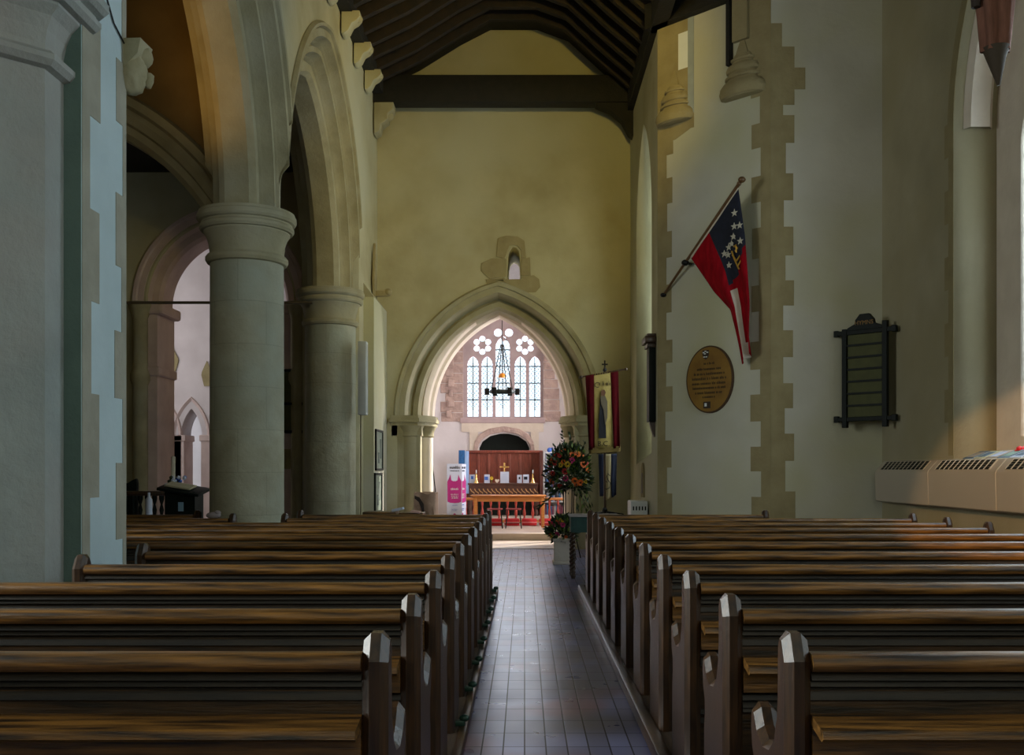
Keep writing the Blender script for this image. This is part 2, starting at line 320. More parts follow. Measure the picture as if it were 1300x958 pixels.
for sgn,lb in ((-1,'left stone respond of the chancel arch beside the brown dust sheet'),(1,'right stone respond of the chancel arch behind the big flower arrangement')):
    xe=ax+sgn*(ac+.02); o=thing('arch_respond',(xe,YF+.3,0),lb,'pier')
    s=MB(); 
    s.box(*sorted((sgn*.12,sgn*.60)),-.29,1.1,0,2.02); s.build('jamb',ST,o,smooth=0)
    s=MB(); s.lathe([(.17,.0),(.17,2.04)],sgn*.30,-.16,0,n=28); s.build('shaft',ST,o)
    s=MB(); s.lathe([(.16,.0),(.16,2.04)],sgn*.10,.22,0,n=28); s.build('shaft',STC,o)  # inner shaft coloured paler to carry the chancel sunlight on it
    s=MB(); s.lathe([(.17,2.0),(.195,2.02),(.185,2.05),(.19,2.1),(.22,2.16),(.24,2.2)],sgn*.30,-.16,0,n=28); s.lathe([(.16,2.0),(.185,2.02),(.175,2.05),(.18,2.1),(.21,2.16),(.23,2.2)],sgn*.10,.22,0,n=28)
    s.box(*sorted((sgn*.10,sgn*.63)),-.30,.62,2.02,2.2)
    for k,(e,z0,z1) in enumerate(((0,2.2,2.26),(.03,2.26,2.33),(.01,2.33,2.38))):
        p=[(sgn*(.64+e),-.32-e),(sgn*(.16-e),-.36-e),(sgn*(.02-e),-.2),(sgn*(-.10-e),.08),(sgn*(-.12-e),.5),(sgn*(.64+e),.6)]
        s.prism(p,z0,z1,axis='z')
    s.build('capital',ST,o,smooth=30)
# rough stones round the little lancet
s=MB()
for pts in ([(-.50,5.20),(-.47,5.53),(-.33,5.57),(-.12,5.56),(.0,5.48),(.03,5.17),(-.06,5.17),(-.06,5.31),(-.14,5.40),(-.27,5.40),(-.33,5.22),(-.36,5.17)],
            [(-.78,4.95),(-.77,5.08),(-.6,5.16),(-.36,5.18),(-.32,5.15),(-.33,4.85),(-.62,4.80)],
            [(-.06,5.16),(.10,5.19),(.11,4.86),(-.07,4.86)],[(-.72,4.79),(-.06,4.80),(-.05,4.85),(.17,4.87),(.26,4.80),(.28,4.66),(.20,4.57),(.03,4.56),(-.1,4.62),(-.40,4.76)],[(-.69,4.80),(-.35,4.82),(-.40,4.68),(-.58,4.66),(-.67,4.69)]):
    s.prism([(x,z) for x,z in pts],YF-.014,YF+.03)
s.build('lancet_surround',STQ,wf,smooth=0,bev=.006)
struct(MB().box(-.36,-.03,YF+.5,YF+.52,4.7,5.45).build('window_1',GLASS,smooth=0))
# left jog of the far wall (lighter slab behind the pictures)
struct(MB().box(-2.62,-2.45,16.45,17.99,0,4.22).build('trim_9',PLW,smooth=0))
s=MB(); s.prism([(-2.62,4.22),(-2.45,4.22),(-2.62,4.45)],16.45,17.99); struct(s.build('trim_10',ST,smooth=0))
# nave right wall with a deep window recess
frR=frame((XR,0,0),Y3,Z3,X3)
rw=[(14.98,1.66),(14.98,5.2)]+[(16.0+x,5.2+z) for x,z in arcpts(1.02,1.9,0,12)][1:-1]+[(17.02,5.2),(17.02,1.5)]
wr=struct(plate('wall_right',[(14.3,0),(18.0,0),(18.0,8.3),(14.3,8.3)],[rw],0,.75,frR,PL))
plate('window_2',[(14.9,1.5),(17.1,1.5),(17.1,7.1),(14.9,7.1)],[],.60,.62,frR,GLASS)['kind']='structure'
s=MB(); s.prism([(0,1.42),(.75,1.75),(.75,1.3),(0,1.3)],14.9,17.1,frame((XR,0,0),X3,Y3,Z3)) if False else None
b=MB(); b.prism([(XR+.03,1.52),(XR+.6,1.95),(XR+.6,1.46),(XR+.03,1.46)],14.98,17.02); b.build('sloping_sill',ST,wr,smooth=0)
# canted wall and the return wall
dA=(A1-A0).normalized(); nA=Vector((dA.y,-dA.x)) 
if nA.y>0: nA=-nA
LA=(A1-A0).length
frC=frame((A0.x,A0.y,0),Vector((dA.x,dA.y,0)),Z3,Vector((nA.x,nA.y,0)))
wc=struct(plate('wall_canted',[(0,0),(LA,0),(LA,8.4),(0,8.4)],[],0,-.25,frC,PLW))
struct(MB().prism([(A1.x,A1.y),(XS+.6,YB),(XS+.6,YB+.6),(A1.x+.3,YB+.6)],0,9,axis='z').build('wall_return',PLW,smooth=0))
struct(MB().box(XR+.75,6,14.3,14.5,0,9).build('wall_back_right',PLW,smooth=0))
q=MB()
qstack(q,frC,0,1,0,6.15,.15,.25,.36,j=.02); qstack(q,frC,LA-.0,-1,0,6.6,.16,.29,.36,j=.02)
q.box(0,.62,6.1,7.62,-.03,.004,frC) ; q.box(LA-.42,LA,6.6,7.62,-.03,.004,frC)
q.prism([(0,6.0),(.30,6.0),(.62,6.12),(.62,6.2),(0,6.2)],-.03,.0042,frC@Matrix(((1,0,0,0),(0,0,1,0),(0,1,0,0),(0,0,0,1))))
q.build('quoin_stones',STQ,wc,smooth=0)
frB=frame((A1.x,YB,0),X3,Z3,-Y3); q=MB(); qstack(q,frB,0,1,0,6.1,.17,.30,.36,j=.02)
for k,(w,z0,z1) in enumerate(((.30,6.1,6.3),(.44,6.3,6.58),(.30,6.58,6.85),(.14,6.85,7.15),(.0,7.15,7.9))):
    if w: q.box(0,w,z0,z1,-.03,.004,frB)
q.build('quoin_stones',STQ,bpy.data.objects['wall_return'],smooth=0)
patch=MB().box(.36,.52,6.95,7.45,-.02,.006,frC).build('bare_patch',WHITE,wc,smooth=0)
MB().box(.52,.62,6.3,7.62,-.02,.0055,frC).build('grey_patch',mat('grey render',(.34,.38,.38),None,.9,5),wc,smooth=0)
# stone vaulting-shaft bases on the canted wall
def corbel(u,z,sc,lb):
    o=thing('stone_corbel',frC@Vector((u,z,0)),lb,'corbel',rz=math.atan2(dA.y,dA.x))
    prof=[(.28,0),(.34,.02),(.365,.09),(.35,.16),(.30,.215),(.25,.225),(.235,.26),(.275,.27),(.275,.30),(.225,.315),(.215,.345),(.25,.36),(.26,.40),(.235,.45),(.17,.475),(.165,.50),(.195,.51),(.195,.54),(.15,.555),(.13,.60)]
    s=MB().lathe([(r*sc*1.0,h*sc) for r,h in prof],n=20,a0=PI,a1=2*PI,sy=.55); s.build('moulded_base',STQ,o,smooth=25)
    MB().lathe([(.135*sc,.60*sc),(.02*sc,.86*sc)],n=4,a0=PI/4,a1=2*PI+PI/4,sy=.45).build('pointed_stop',STQ,o,smooth=0)
    return o
o=corbel(.30,6.22,.86,'moulded stone corbel high on the canted wall, the left one')
o=corbel(LA-.42,6.30,.95,'moulded stone corbel high on the canted wall, the right one under the timber post')
MB().box(-.20,-.15,-.10,.0,.45,1.9).build('timber_post',ROOF,o,smooth=0); MB().box(-.13,.10,-.06,.0,.75,1.9).build('stone_shaft',STQ,o,smooth=0)
# south wall with the big window
frS=frame((XS,0,0),Y3,Z3,X3)
def winloop(y0,y1,zs,z0,R): c=(y0+y1)/2; h=(y1-y0)/2; return [(y0,z0)]+[(c+x,zs+z) for x,z in arcpts(h,R,0,14)]+[(y1,z0)]
w2=winloop(7.4,10.85,5.05,1.50,2.3); w3=winloop(1.6,5.0,5.05,1.50,2.3)
ws=struct(plate('wall_south',[(-3.2,0),(YB+.3,0),(YB+.3,9),(-3.2,9)],[w2,w3],0,.66,frS,mat('dull south plaster',(.40,.36,.24),(.30,.27,.17),.9,1.1,bump=.3,bscale=6,c3=(.33,.29,.17),s3=.6)))
q=MB(); z=1.56; k=0
while z<5.0:
    h=.36; w=.13+(.10 if k%2 else 0); q.box(10.853,10.85+w,z,z+h,-.02,.004,frame((XS,0,0),Y3,Z3,-X3)); z+=h; k+=1
q.build('quoin_stones',STQ,ws,smooth=0)
for (y0,y1,nm) in ((7.4,10.85,'window_3'),(1.6,5.0,'window_4')):
    c=(y0+y1)/2; h=(y1-y0)/2
    lights=[lancet(c+dx,1.75,4.7,.34,.6) for dx in (-.86,0,.86)]+[circle(c-.43,5.6,.30),circle(c+.43,5.6,.30),circle(c,6.2,.28)]
    tr=plate(nm,winloop(y0-.02,y1+.02,5.05,1.48,2.32),lights,.46,.60,frS,STC); tr['kind']='structure'
    plate('glass_pane',winloop(y0,y1,5.05,1.6,2.3),[],.52,.525,frS,GLASS,tr)
    lat=MB()
    for dx in (-.86,0,.86):
        for k in range(13): zz=1.85+k*.25; lat.box(c+dx-.33,c+dx+.33,zz,zz+.012,.50,.512,frS)
        for k in (-.2,0,.2): lat.box(c+dx+k-.006,c+dx+k+.006,1.75,5.1,.50,.512,frS)
    lat.build('lead_lattice',IRON,tr,smooth=0)
    arch('window_arch_order',(y1-y0)/2-.0,2.3,[(-.10,.14),(-.10,.34),(-.02,.40),(.05,.40),(.05,.10),(-.02,.10)],frame((XS,c,5.05),Y3,Z3,X3),STC,ws,n=18)
arch('window_arch_band',1.725,2.3,[(0,.0),(0,-.006),(.15,-.006),(.15,.0)],frame((XS,9.125,5.05),Y3,Z3,X3),STQ,ws,n=18)
MB().box(7.4,10.85,1.46,1.515,-.03,.62,frS).build('window_sill',STC,ws,smooth=0)
# back and near walls, ceilings
struct(MB().box(-8.4,5.4,-3.4,-3.2,0,10).build('wall_back',PLW,smooth=0))
rp=[(-2.62,7.95),(-1.77,8.36),(-1.065,8.80),(-.574,9.06),(.196,9.06),(.686,8.88),(1.25,8.36),(1.90,7.80)]
def offp(pts,d):
    out=[]
    for i,p in enumerate(pts):
        a=pts[max(i-1,0)]; c=pts[min(i+1,len(pts)-1)]; t=Vector((c[0]-a[0],c[1]-a[1])).normalized(); out.append((p[0]-t.y*d,p[1]+t.x*d))
    return out
s=MB(); s.prism(offp(rp,.17)+offp(rp,.32)[::-1],-3.2,18.0); ce=struct(s.build('ceiling',ROOF,smooth=0))
yy=17.25
while yy>9.0:
    s=MB(); s.prism(rp+offp(rp,.165)[::-1],yy-.055,yy+.055); s.build('rafter_couple',RAFT,ce,smooth=0,bev=.006); yy-=.46
struct(MB().box(XR+.0,XS+.7,-3.2,14.4,7.95,8.15).build('ceiling_south',ROOF,smooth=0))
struct(MB().box(XR-.10,XR+.12,-3.2,18,7.62,7.98,bev=.01).build('trim_11',ROOF,smooth=0))
struct(MB().box(XL-.05,XL+.16,-3.2,18,7.90,8.12,bev=.01).build('trim_12',ROOF,smooth=0))
s=MB(); s.box(-.12,LA+.3,7.62,7.97,-.05,.14,frC); struct(s.build('trim_13',ROOF,smooth=0))
o=thing('tie_beam',(-.36,17.62,7.76),'black roof tie beam across the nave in front of the far gable','beam')
MB().box(-2.3,2.3,-.16,.16,0,.47,bev=.02).build('beam',ROOF,o)
s=MB(); pr=[(2.26,.05),(1.55,.05),(1.60,-.03),(1.85,-.13),(2.05,-.30),(2.17,-.52),(2.26,-.60)]; s.prism(pr,-.12,.12); s.build('curved_brace',ROOF,o,smooth=0)
for k,(yc,zc) in enumerate(((13.4,7.72),(14.45,7.72),(15.5,7.72),(16.55,7.72))):
    o=thing('carved_corbel',(XL,yc,zc),['yellow limewashed corbel under the left wall plate, nearest of the four','yellow limewashed corbel under the left wall plate, second nearest','yellow limewashed corbel under the left wall plate, third from the near end','yellow limewashed corbel under the left wall plate, closest to the tie beam'][k],'corbel',group='corbels under the left wall plate')
    s=MB(); s.prism([(0,.20),(.26,.20),(.27,.12),(.22,.06),(.15,.02),(.10,-.08),(.04,-.13),(0,-.13)],-.11,.11); s.ball((.23,0,.12),.06); s.build('corbel_block',PL,o,smooth=40,bev=.01)  # its yellow is the warm light tint in the plaster colour
o=thing('beam_corbel',(XL,17.6,7.25),'carved stone corbel under the left end of the tie beam','corbel')
s=MB(); s.prism([(0,.5),(.34,.5),(.34,.38),(.24,.30),(.24,.2),(.12,.12),(.10,0),(0,-.05)],-.16,.16); s.ball((.25,0,.3),.08); s.build('corbel_block',ST,o,bev=.015)
# ---------------------------------------------------------------- north aisle
frT=frame((0,11.7,0),X3,Z3,-Y3)
def circ3(p,q,r):
    ax_,ay=p;bx,by=q;cx,cy=r; d=2*(ax_*(by-cy)+bx*(cy-ay)+cx*(ay-by))
    ux=((ax_**2+ay**2)*(by-cy)+(bx**2+by**2)*(cy-ay)+(cx**2+cy**2)*(ay-by))/d; uy=((ax_**2+ay**2)*(cx-bx)+(bx**2+by**2)*(ax_-cx)+(cx**2+cy**2)*(bx-ax_))/d
    return ux,uy,math.hypot(ax_-ux,ay-uy)
K=11.7/11.2
ux,uz,Rk=circ3((-3.5*K,4.28),(-3.88*K,4.80),(-4.38*K,5.22))
def aarc(r,n=24):
    t0=math.asin((4.1-uz)/(Rk+r)); xr=ux+(Rk+r)*math.cos(t0); pts=[]
    xm=-5.6   # apex
    t1=math.acos(max(-1,min(1,(xm-ux)/(Rk+r)))); 
    for i in range(n+1):
        t=t0+(t1-t0)*i/n; pts.append((ux+(Rk+r)*math.cos(t),uz+(Rk+r)*math.sin(t)))
    return pts+[(2*xm-x,z) for x,z in pts[::-1][1:]]
OCHRE=mat('ochre aisle plaster',(.24,.16,.055),(.15,.10,.035),.9,1.2,bump=.25,bscale=6)  # aisle plaster with the warm ochre lighting put into its colour
inn=aarc(.0); 
wt=struct(plate('wall_transverse',[(-3.5,0),(-3.5,8.6),(-8.3,8.6),(-8.3,0)]+[(inn[-1][0]-.3,0),(inn[-1][0]-.3,4.1)]+[p for p in aarc(.35)[::-1]]+[(inn[0][0]+.3,0)],[],0,-.5,frT,OCHRE))
def sweepband(name,fn,prof,fr,mt,parent):
    b=MB(); cols=[[b.bm.verts.new(fr@Vector((x,z,d))) for x,z in fn(r)] for r,d in prof]; k=len(cols)
    for j in range(k):
        for i in range(len(cols[0])-1): b.face([cols[j][i],cols[j][i+1],cols[(j+1)%k][i+1],cols[(j+1)%k][i]])
    return b.build(name,mt,parent,smooth=35)
sweepband('arch_moulding',aarc,[(0,-.4),(0,-.12),(.06,-.05),(.14,-.05),(.16,.02),(.24,.06),(.30,.03),(.33,.10),(.42,.10),(.46,0),(.46,-.4)],frT,ST,wt)
struct(MB().box(-8.5,-8.3,-3.2,18.1,0,9).build('wall_north',OCHRE,smooth=0))
struct(MB().box(-8.4,-3.3,-3.2,11.9,8.5,8.7).build('ceiling_aisle',ROOF,smooth=0))
struct(MB().box(-8.4,-3.3,11.9,18.1,6.7,6.9).build('ceiling_aisle_far',ROOF,smooth=0))
aB,xB,RB,zB=1.12,-5.42,1.3,4.38
hB=[(xB-aB-.2,-.1),(xB-aB-.2,zB)]+[(xB+x,zB+z) for x,z in arcpts(aB,RB,.2,14)][1:-1]+[(xB+aB+.2,zB),(xB+aB+.2,-.1)]
wb=struct(plate('wall_aisle_far',[(-8.4,-.1),(-3.6,-.1),(-3.6,8.6),(-8.4,8.6)],[hB],0,-.9,frF,PL))
arch('arch_moulding',aB,RB,[(0,-.8),(0,-.3),(.05,-.22),(.16,-.2),(.2,-.1),(.24,.012),(.34,.012),(.36,.05),(.42,.05),(.44,-.01),(.3,-.85)],frame((xB,YF,zB),X3,Z3,-Y3),mat('pinkish stone',(.62,.50,.46),(.50,.39,.36),.9,3),wb)  # stone colour includes the pinkish light falling on this arch
PKS=MATS['pinkish stone']
for sgn in (-1,1):
    s=MB(); s.box(*sorted((xB+sgn*aB,xB+sgn*(aB+.25))),YF+.02,YF+.9,0,zB-.18); s.build('jamb',PKS,wb,smooth=0)
    s=MB(); s.box(*sorted((xB+sgn*(aB-.12),xB+sgn*(aB+.3))),YF-.06,YF+.95,zB-.2,zB,bev=.05); s.box(*sorted((xB+sgn*(aB-.05),xB+sgn*(aB+.28))),YF-.03,YF+.93,3.08,3.25,bev=.03); s.build('jamb_capital',PKS,wb,smooth=0)
    s=MB(); s.lathe([(.13,0),(.13,2.9),(.17,3.0),(.17,3.1),(.13,3.2),(.13,4.1),(.2,4.3),(.2,4.38)],xB+sgn*(aB+.28),YF-.04,0,n=16); s.build('shaft',ST,wb)
o=thing('tie_rod',(-5.6,15.5,1.4+213*15.5/F),'thin iron tie rod spanning the dark left aisle','rod'); MB().tube([(-2.6,0,0),(2.35,0,0)],.022).build('rod',mat('rusty iron',(.08,.06,.03),None,.7,20),o)
# chapel behind arch B
frK=frame((0,23.3,0),X3,Z3,-Y3); s23=23.3/F
def kx(px): return (px-CX)*s23
def kz(py): return CH+(CY-py)*s23
PLK=mat('pinkish chapel plaster',(.66,.61,.61),(.54,.49,.49),.9,1.5,bump=.2,bscale=5)  # pale wall; the pinkish chapel light is put into its colour
lk=lancet(kx(243),-.1,kz(553),.24,.95,10); lk2=lancet(kx(207),-.1,kz(553),.24,.95,10)
wk=struct(plate('wall_chapel',[(-9.4,-.1),(-3.4,-.1),(-3.4,7),(-9.4,7)],[lk,lk2],0,-.7,frK,PLK))
for cx_ in (243,207):
    arch('arch_moulding',.24,.95,[(0,-.6),(0,-.2),(.06,-.08),(.10,-.08),(.12,0),(.18,.04),(.2,0),(.1,-.6)],frame((kx(cx_),23.3,kz(553)),X3,Z3,-Y3),PKS,wk)
    s=MB()
    for sgn in (-1,1):
        xx=kx(cx_)+sgn*.36; s.box(xx-.13,xx+.13,23.3-.03,23.9,0,kz(560)); s.box(xx-.17,xx+.17,23.3-.06,23.92,kz(560),kz(552),bev=.02)
    s.build('jamb',STR if False else PKS,wk,smooth=0)
s=MB()
for cx_,w,t,b_ in ((219,8,440,472),(263,7,458,490)):
    x=kx(cx_); hw=w*s23; s.prism([(x-hw,kz(b_-14)),(x-hw*.9,kz(t+14)),(x,kz(t)),(x+hw*.9,kz(t+14)),(x+hw,kz(b_-14)),(x+hw*.5,kz(b_)),(x-hw*.5,kz(b_))],23.3-.03,23.32)
s.build('blind_arch_head',STQ,wk,smooth=0)
struct(MB().box(-9.6,-9.4,18.9,24.2,0,7).build('wall_chapel_north',PLK,smooth=0))
struct(MB().box(-3.5,-3.3,18.9,24.2,0,7).build('wall_chapel_south',PLK,smooth=0))
struct(MB().box(-9.6,-3.3,18.9,26.2,6.9,7.1).build('ceiling_chapel',PLK,smooth=0))
struct(MB().box(-9.6,-3.3,26.0,26.2,0,7).build('wall_chapel_far',PLK,smooth=0))
struct(MB().box(-9.6,-3.3,18.0,26.2,-.2,.01).build('floor_chapel',CHFL,smooth=0))
# ---------------------------------------------------------------- chancel
XCL,XCR,YE=-3.0,2.3,26.5
frE=frame((0,YE,0),X3,Z3,-Y3); sE=YE/F
def ex(px): return (px-CX)*sE
def ez(py): return CH+(CY-py)*sE
frSC=frame((XCR,0,0),Y3,Z3,X3)
sl=[lancet(21.3,1.5,4.6,.85,1.2),lancet(24.6,1.9,4.0,.40,.8)]
struct(plate('wall_chancel_south',[(19.3,0),(YE+.3,0),(YE+.3,8.6),(19.3,8.6)],sl,0,.5,frSC,PLC))
w5=plate('window_5',lancet(21.3,1.48,4.6,.87,1.22),[lancet(20.88,1.6,4.5,.36,.6),lancet(21.72,1.6,4.5,.36,.6)],.3,.4,frSC,STC); w5['kind']='structure'
struct(MB().box(XCL-.2,XCL,19.3,YE+.3,0,8.6).build('wall_chancel_north',PLC,smooth=0))
struct(MB().box(XCL-.2,XCR+.5,19.3,YE+.3,8.4,8.6).build('ceiling_chancel',mat('chancel ceiling',(.6,.55,.5)),smooth=0))
op=[(ex(586),ez(531)),(ex(586),ez(440))]+[(ex(638)+x,ez(440)+z) for x,z in arcpts(52*sE,1.25,0,14)][1:-1]+[(ex(690),ez(440)),(ex(690),ez(531))]
rec=[(ex(608),.2),(ex(608),ez(568)),(ex(612),ez(560)),(ex(622),ez(553)),(ex(635),ez(550)),(ex(645),ez(550)),(ex(658),ez(553)),(ex(668),ez(560)),(ex(672),ez(568)),(ex(672),.2)]
we=struct(plate('wall_east',[(XCL-.1,0),(XCR+.1,0),(XCR+.1,8.6),(XCL-.1,8.6)],[op,rec],0,-.55,frE,PLC))
MB().box(ex(600),ex(680),YE+.3,YE+.35,0,2.6).build('recess_boarding',BLK,we,smooth=0)
LI=[(600,14,462),(618,14,462),(638,18,440),(660.5,14,462),(679,14,462)]
lights=[lancet(ex(p),ez(528),ez(y),w/2*sE,w*.85*sE) for p,w,y in LI]
fo=[]
for cx_ in (612,666.5):
    for k in range(6): a=PI/2+k*PI/3; fo.append(circle(ex(cx_+8.3*math.cos(a)),ez(437-8.3*math.sin(a)),3.9*sE,12))
for dx,dy,r in ((-7,424,5.2),(7,424,5.2),(0,431.5,3.2)): fo.append(circle(ex(639+dx),ez(dy-3),r*sE,12))
we6=plate('window_6',[(x,z) for x,z in op],lights+fo,-.28,-.16,frE,mat('violet grey tracery',(.50,.40,.40),(.42,.33,.33),.9,4)); we6['kind']='structure'
plate('glass_pane',op,[],-.22,-.225,frE,GLASS,we6)
lat=MB()
for p,w,y in LI:
    x0,x1=ex(p-w/2),ex(p+w/2); z0,z1=ez(528),ez(y-10)
    for k in range(1,5): zz=z0+k*.44; lat.box(x0,x1,zz-.015,zz+.015,-.21,-.19,frE) if zz<z1 else None
    lat.box((x0+x1)/2-.012,(x0+x1)/2+.012,z0,z1,-.21,-.19,frE)
    st=.115; z=z0-.2
    while z<z1:
        for sg in (1,-1):
            a=Vector((x0 if sg>0 else x1,z)); b_=Vector((x1 if sg>0 else x0,z+(x1-x0)*1.25))
            if b_.y<z1 and a.y>z0: lat.tube([frE@Vector((a.x,a.y,-.2)),frE@Vector((b_.x,b_.y,-.2))],.007,4)
        z+=st
lat.build('lead_lattice',mat('dull lead',(.10,.14,.15),None,.6,10),we6,smooth=0)
MB().box(ex(609),ex(616),YE+.2,YE+.215,ez(441),ez(432)).build('stained_roundel',GLG,we6,smooth=0)
s=MB()
for sg,px0,px1 in ((-1,562,588),(1,690,708)):
    z=ez(535)
    while z<ez(400):
        h=.26*rnd.uniform(.8,1.2); e=rnd.uniform(-.08,.08); x0,x1=(ex(px0)+e,ex(px1)) if sg<0 else (ex(px0),ex(px1)+e); s.box(x0,x1,YE-.02,YE+.03,z,min(z+h*.94,ez(400)),bev=.012); z+=h
s.build('rough_quoins',STR,we,smooth=0)
s=MB(); s.box(ex(584),ex(692),YE-.05,YE+.1,ez(537),ez(530),bev=.02); s.build('window_ledge',mat('violet stone',(.50,.38,.38)),we,smooth=0)
s=MB(); s.box(ex(586),ex(690),YE-.03,YE+.02,ez(548),ez(537)); s.box(ex(596),ex(607),YE-.03,YE+.02,.28,ez(548)); s.box(ex(674),ex(684),YE-.03,YE+.02,.28,ez(548))
s.build('recess_surround',STC,we,smooth=0)
s=MB()
arcI=[(px,py) for px,py in ((606,572),(608,564),(613,557),(623,551),(640,548),(657,551),(667,557),(672,564),(674,572))]; arcO=[(601,572),(603,560),(609,551),(621,544),(640,541),(659,544),(671,551),(677,560),(679,572)]
s.prism([(ex(a),ez(b_)) for a,b_ in arcI]+[(ex(a),ez(b_)) for a,b_ in arcO[::-1]],YE-.06,YE+.01); s.build('recess_arch',STR,we,smooth=0,bev=.015)
# niches of broken stone left of the window
s=MB()
for k in range(9): s.box(ex(568)+rnd.uniform(-.06,.06),ex(575)+rnd.uniform(-.05,.05),YE-.10,YE,ez(530)+k*.27,ez(530)+k*.27+.2,bev=.03)
s.build('broken_jamb',STR,we,smooth=0)
# ---------------------------------------------------------------- pews
ENDP=[(0,0),(.0,.895),(.040,.965),(.085,.965),(.108,.925),(.110,.80),(.12,.73),(.15,.665),(.20,.63),(.27,.62),(.33,.645),(.37,.69),(.405,.70),(.43,.67),(.435,.62),(.42,.56),(.39,.52),(.385,.47),(.40,.42),(.41,0)]
PM={}
def me_end():
    if 'end' not in PM:
        s=MB(); s.prism(ENDP,0,.07,axis='x'); o=s.build('end_panel',OAKV,bev=0); bm=bmesh.new(); bm.from_mesh(o.data)
        es=[e for e in bm.edges if abs(e.verts[0].co.x-e.verts[1].co.x)<1e-4 and max(v.co.z for v in e.verts)>.1]
        bmesh.ops.bevel(bm,geom=es,offset=.021,segments=1,affect='EDGES'); bm.to_mesh(o.data); bm.free(); o.data.polygons.foreach_set('use_smooth',[True]*len(o.data.polygons)); o.data.set_sharp_from_angle(angle=.3)
        PM['end']=o.data; bpy.data.objects.remove(o)
    return PM['end']
def pewparts(L):
    k=round(L,3)
    if k in PM: return PM[k]
    d={}
    rail=[(-.010,.866),(-.028,.868),(-.037,.878),(-.039,.893),(-.031,.908),(-.014,.915),(.02,.915),(.040,.90),(.045,.86),(.035,.845)]
    def mk(nm,f,mt):
        s=MB(); f(s); o=s.build(nm,mt); d[nm]=o.data; bpy.data.objects.remove(o)
    mk('top_rail',lambda s:s.prism(rail,0,L,axis='x'),OAK)
    def bp(s):
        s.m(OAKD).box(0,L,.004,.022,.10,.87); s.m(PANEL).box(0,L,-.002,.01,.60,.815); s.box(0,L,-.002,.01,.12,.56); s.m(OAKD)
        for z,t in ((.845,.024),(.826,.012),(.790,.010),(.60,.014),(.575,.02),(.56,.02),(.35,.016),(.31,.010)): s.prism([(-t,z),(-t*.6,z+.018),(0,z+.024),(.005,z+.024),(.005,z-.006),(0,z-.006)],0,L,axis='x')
    mk('back_panel',bp,None)
    mk('book_ledge',lambda s:(s.prism([(-.125,.715),(-.12,.735),(-.02,.752),(.0,.752),(.0,.728),(-.11,.705)],0,L,axis='x'),s.box(0,L,-.03,0,.63,.72)),OAK)
    mk('seat',lambda s:s.box(0,L,.02,.39,.42,.455,bev=.01),OAK)
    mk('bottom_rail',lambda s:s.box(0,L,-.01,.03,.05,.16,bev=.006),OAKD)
    PM[k]=d; return d
def pew(x0,x1,Y,label,ends=(1,1),group=None,foot=0,z=.055):
    o=thing('pew',(x0,Y,z-.055+.0),label,'pew',group=group)
    L=x1-x0; e0=.07 if ends[0] else 0; d=pewparts(L-e0-(.07 if ends[1] else 0))
    for nm,me in d.items(): p=bpy.data.objects.new(nm,me); C.objects.link(p); p.parent=o; p.location=(e0,0,0)
    for i,e in enumerate(ends):
        if e: p=bpy.data.objects.new('end_panel',me_end()); C.objects.link(p); p.parent=o; p.location=(0 if i==0 else L-.07,-.03,0)
    if foot:
        if 'foot' not in PM:
            s=MB(); s.box(-.02,.05,-.02,.02,0,.03,bev=.006); s.ball((.045,0,.04),.026,1.1,1,.8); q_=s.build('f',BRKT); PM['foot']=q_.data; bpy.data.objects.remove(q_)
        p=bpy.data.objects.new('foot_bracket',PM['foot']); C.objects.link(p); p.parent=o; p.location=(L+.0,.1,.06)
    return o
ORD=['nearest','second','third','fourth','fifth','sixth','seventh','eighth','ninth','tenth','eleventh']
YP=[2.70+.84*k for k in range(11)]
for k,Y in enumerate(YP):
    xr=3.98 if k<10 else 2.68
    pew(.69,xr,Y,('dark oak pew right of the aisle, %s row from the camera'%ORD[k]) if k else 'dark oak pew right of the aisle, nearest to the camera',group='pews right of the aisle')
    lab=('dark oak pew left of the aisle, %s row from the camera'%ORD[k]) if k else 'dark oak pew left of the aisle, nearest to the camera'
    if k<3 or 5<=k<=8: xl=-4.5
    elif k in (3,4): xl=-2.33
    else: xl=-2.50 if k==10 else -2.47
    pew(xl,-.362,Y,lab,group='pews left of the aisle',foot=1)
pew(-4.6,-2.93,YP[9],'short oak pew in the left aisle just before the nearer column',group=None)
pew(-5.0,-3.56,YP[10],'short oak pew in the left aisle beyond the nearer column')
# ---------------------------------------------------------------- flag on the canted wall
P0=frC@Vector((.12,3.86,.03)); P1=Vector((2.76,12.86,1.4+(CY-228)*12.86/F)); dP=(P1-P0)
o=thing('flag_pole',P0,'wooden flag pole with a knob leaning out from the canted wall','flag pole')
MB().tube([(0,0,0),dP*.3,dP*.985],.018,10,[.016,.02,.024]).build('pole',mat('brown pole wood',(.12,.06,.02),None,.4,8),o)
MB().ball(dP,.05,1,1,.8).ball(dP*.97,.032).build('knob',mat('brown pole wood',(.1,.05,.02)),o); MB().ball((0,0,0),.045,1,1,.7).build('end_cap',IRON,o)
mid=dP*.30; wp=frC@Vector((0,0,0)); dist=(P0+mid-Vector((A0.x,A0.y,0))).dot(Vector((nA.x,nA.y,0)))
s=MB(); s.tube([mid,mid-Vector((nA.x,nA.y,0))*(dist-.01)],.02,8); s.ball(mid,.055,1,1,.8); s.build('wall_bracket',IRON,o)
def onpole(t): return P0+dP*t
Ttop,Tbot=.955,.36
FP=Vector((0,0,0))
def topc(v):
    a=onpole(Ttop); b=W(947,300,12.98); c=W(954,385,12.98); d=W(955,448,13.0)
    return bez(a,b,c,d,v)
def botc(v):
    a=onpole(Tbot); b=W(905,370,13.40); c=W(924,392,13.30); d=W(940,462,13.15); return bez(a,b,c,d,v)
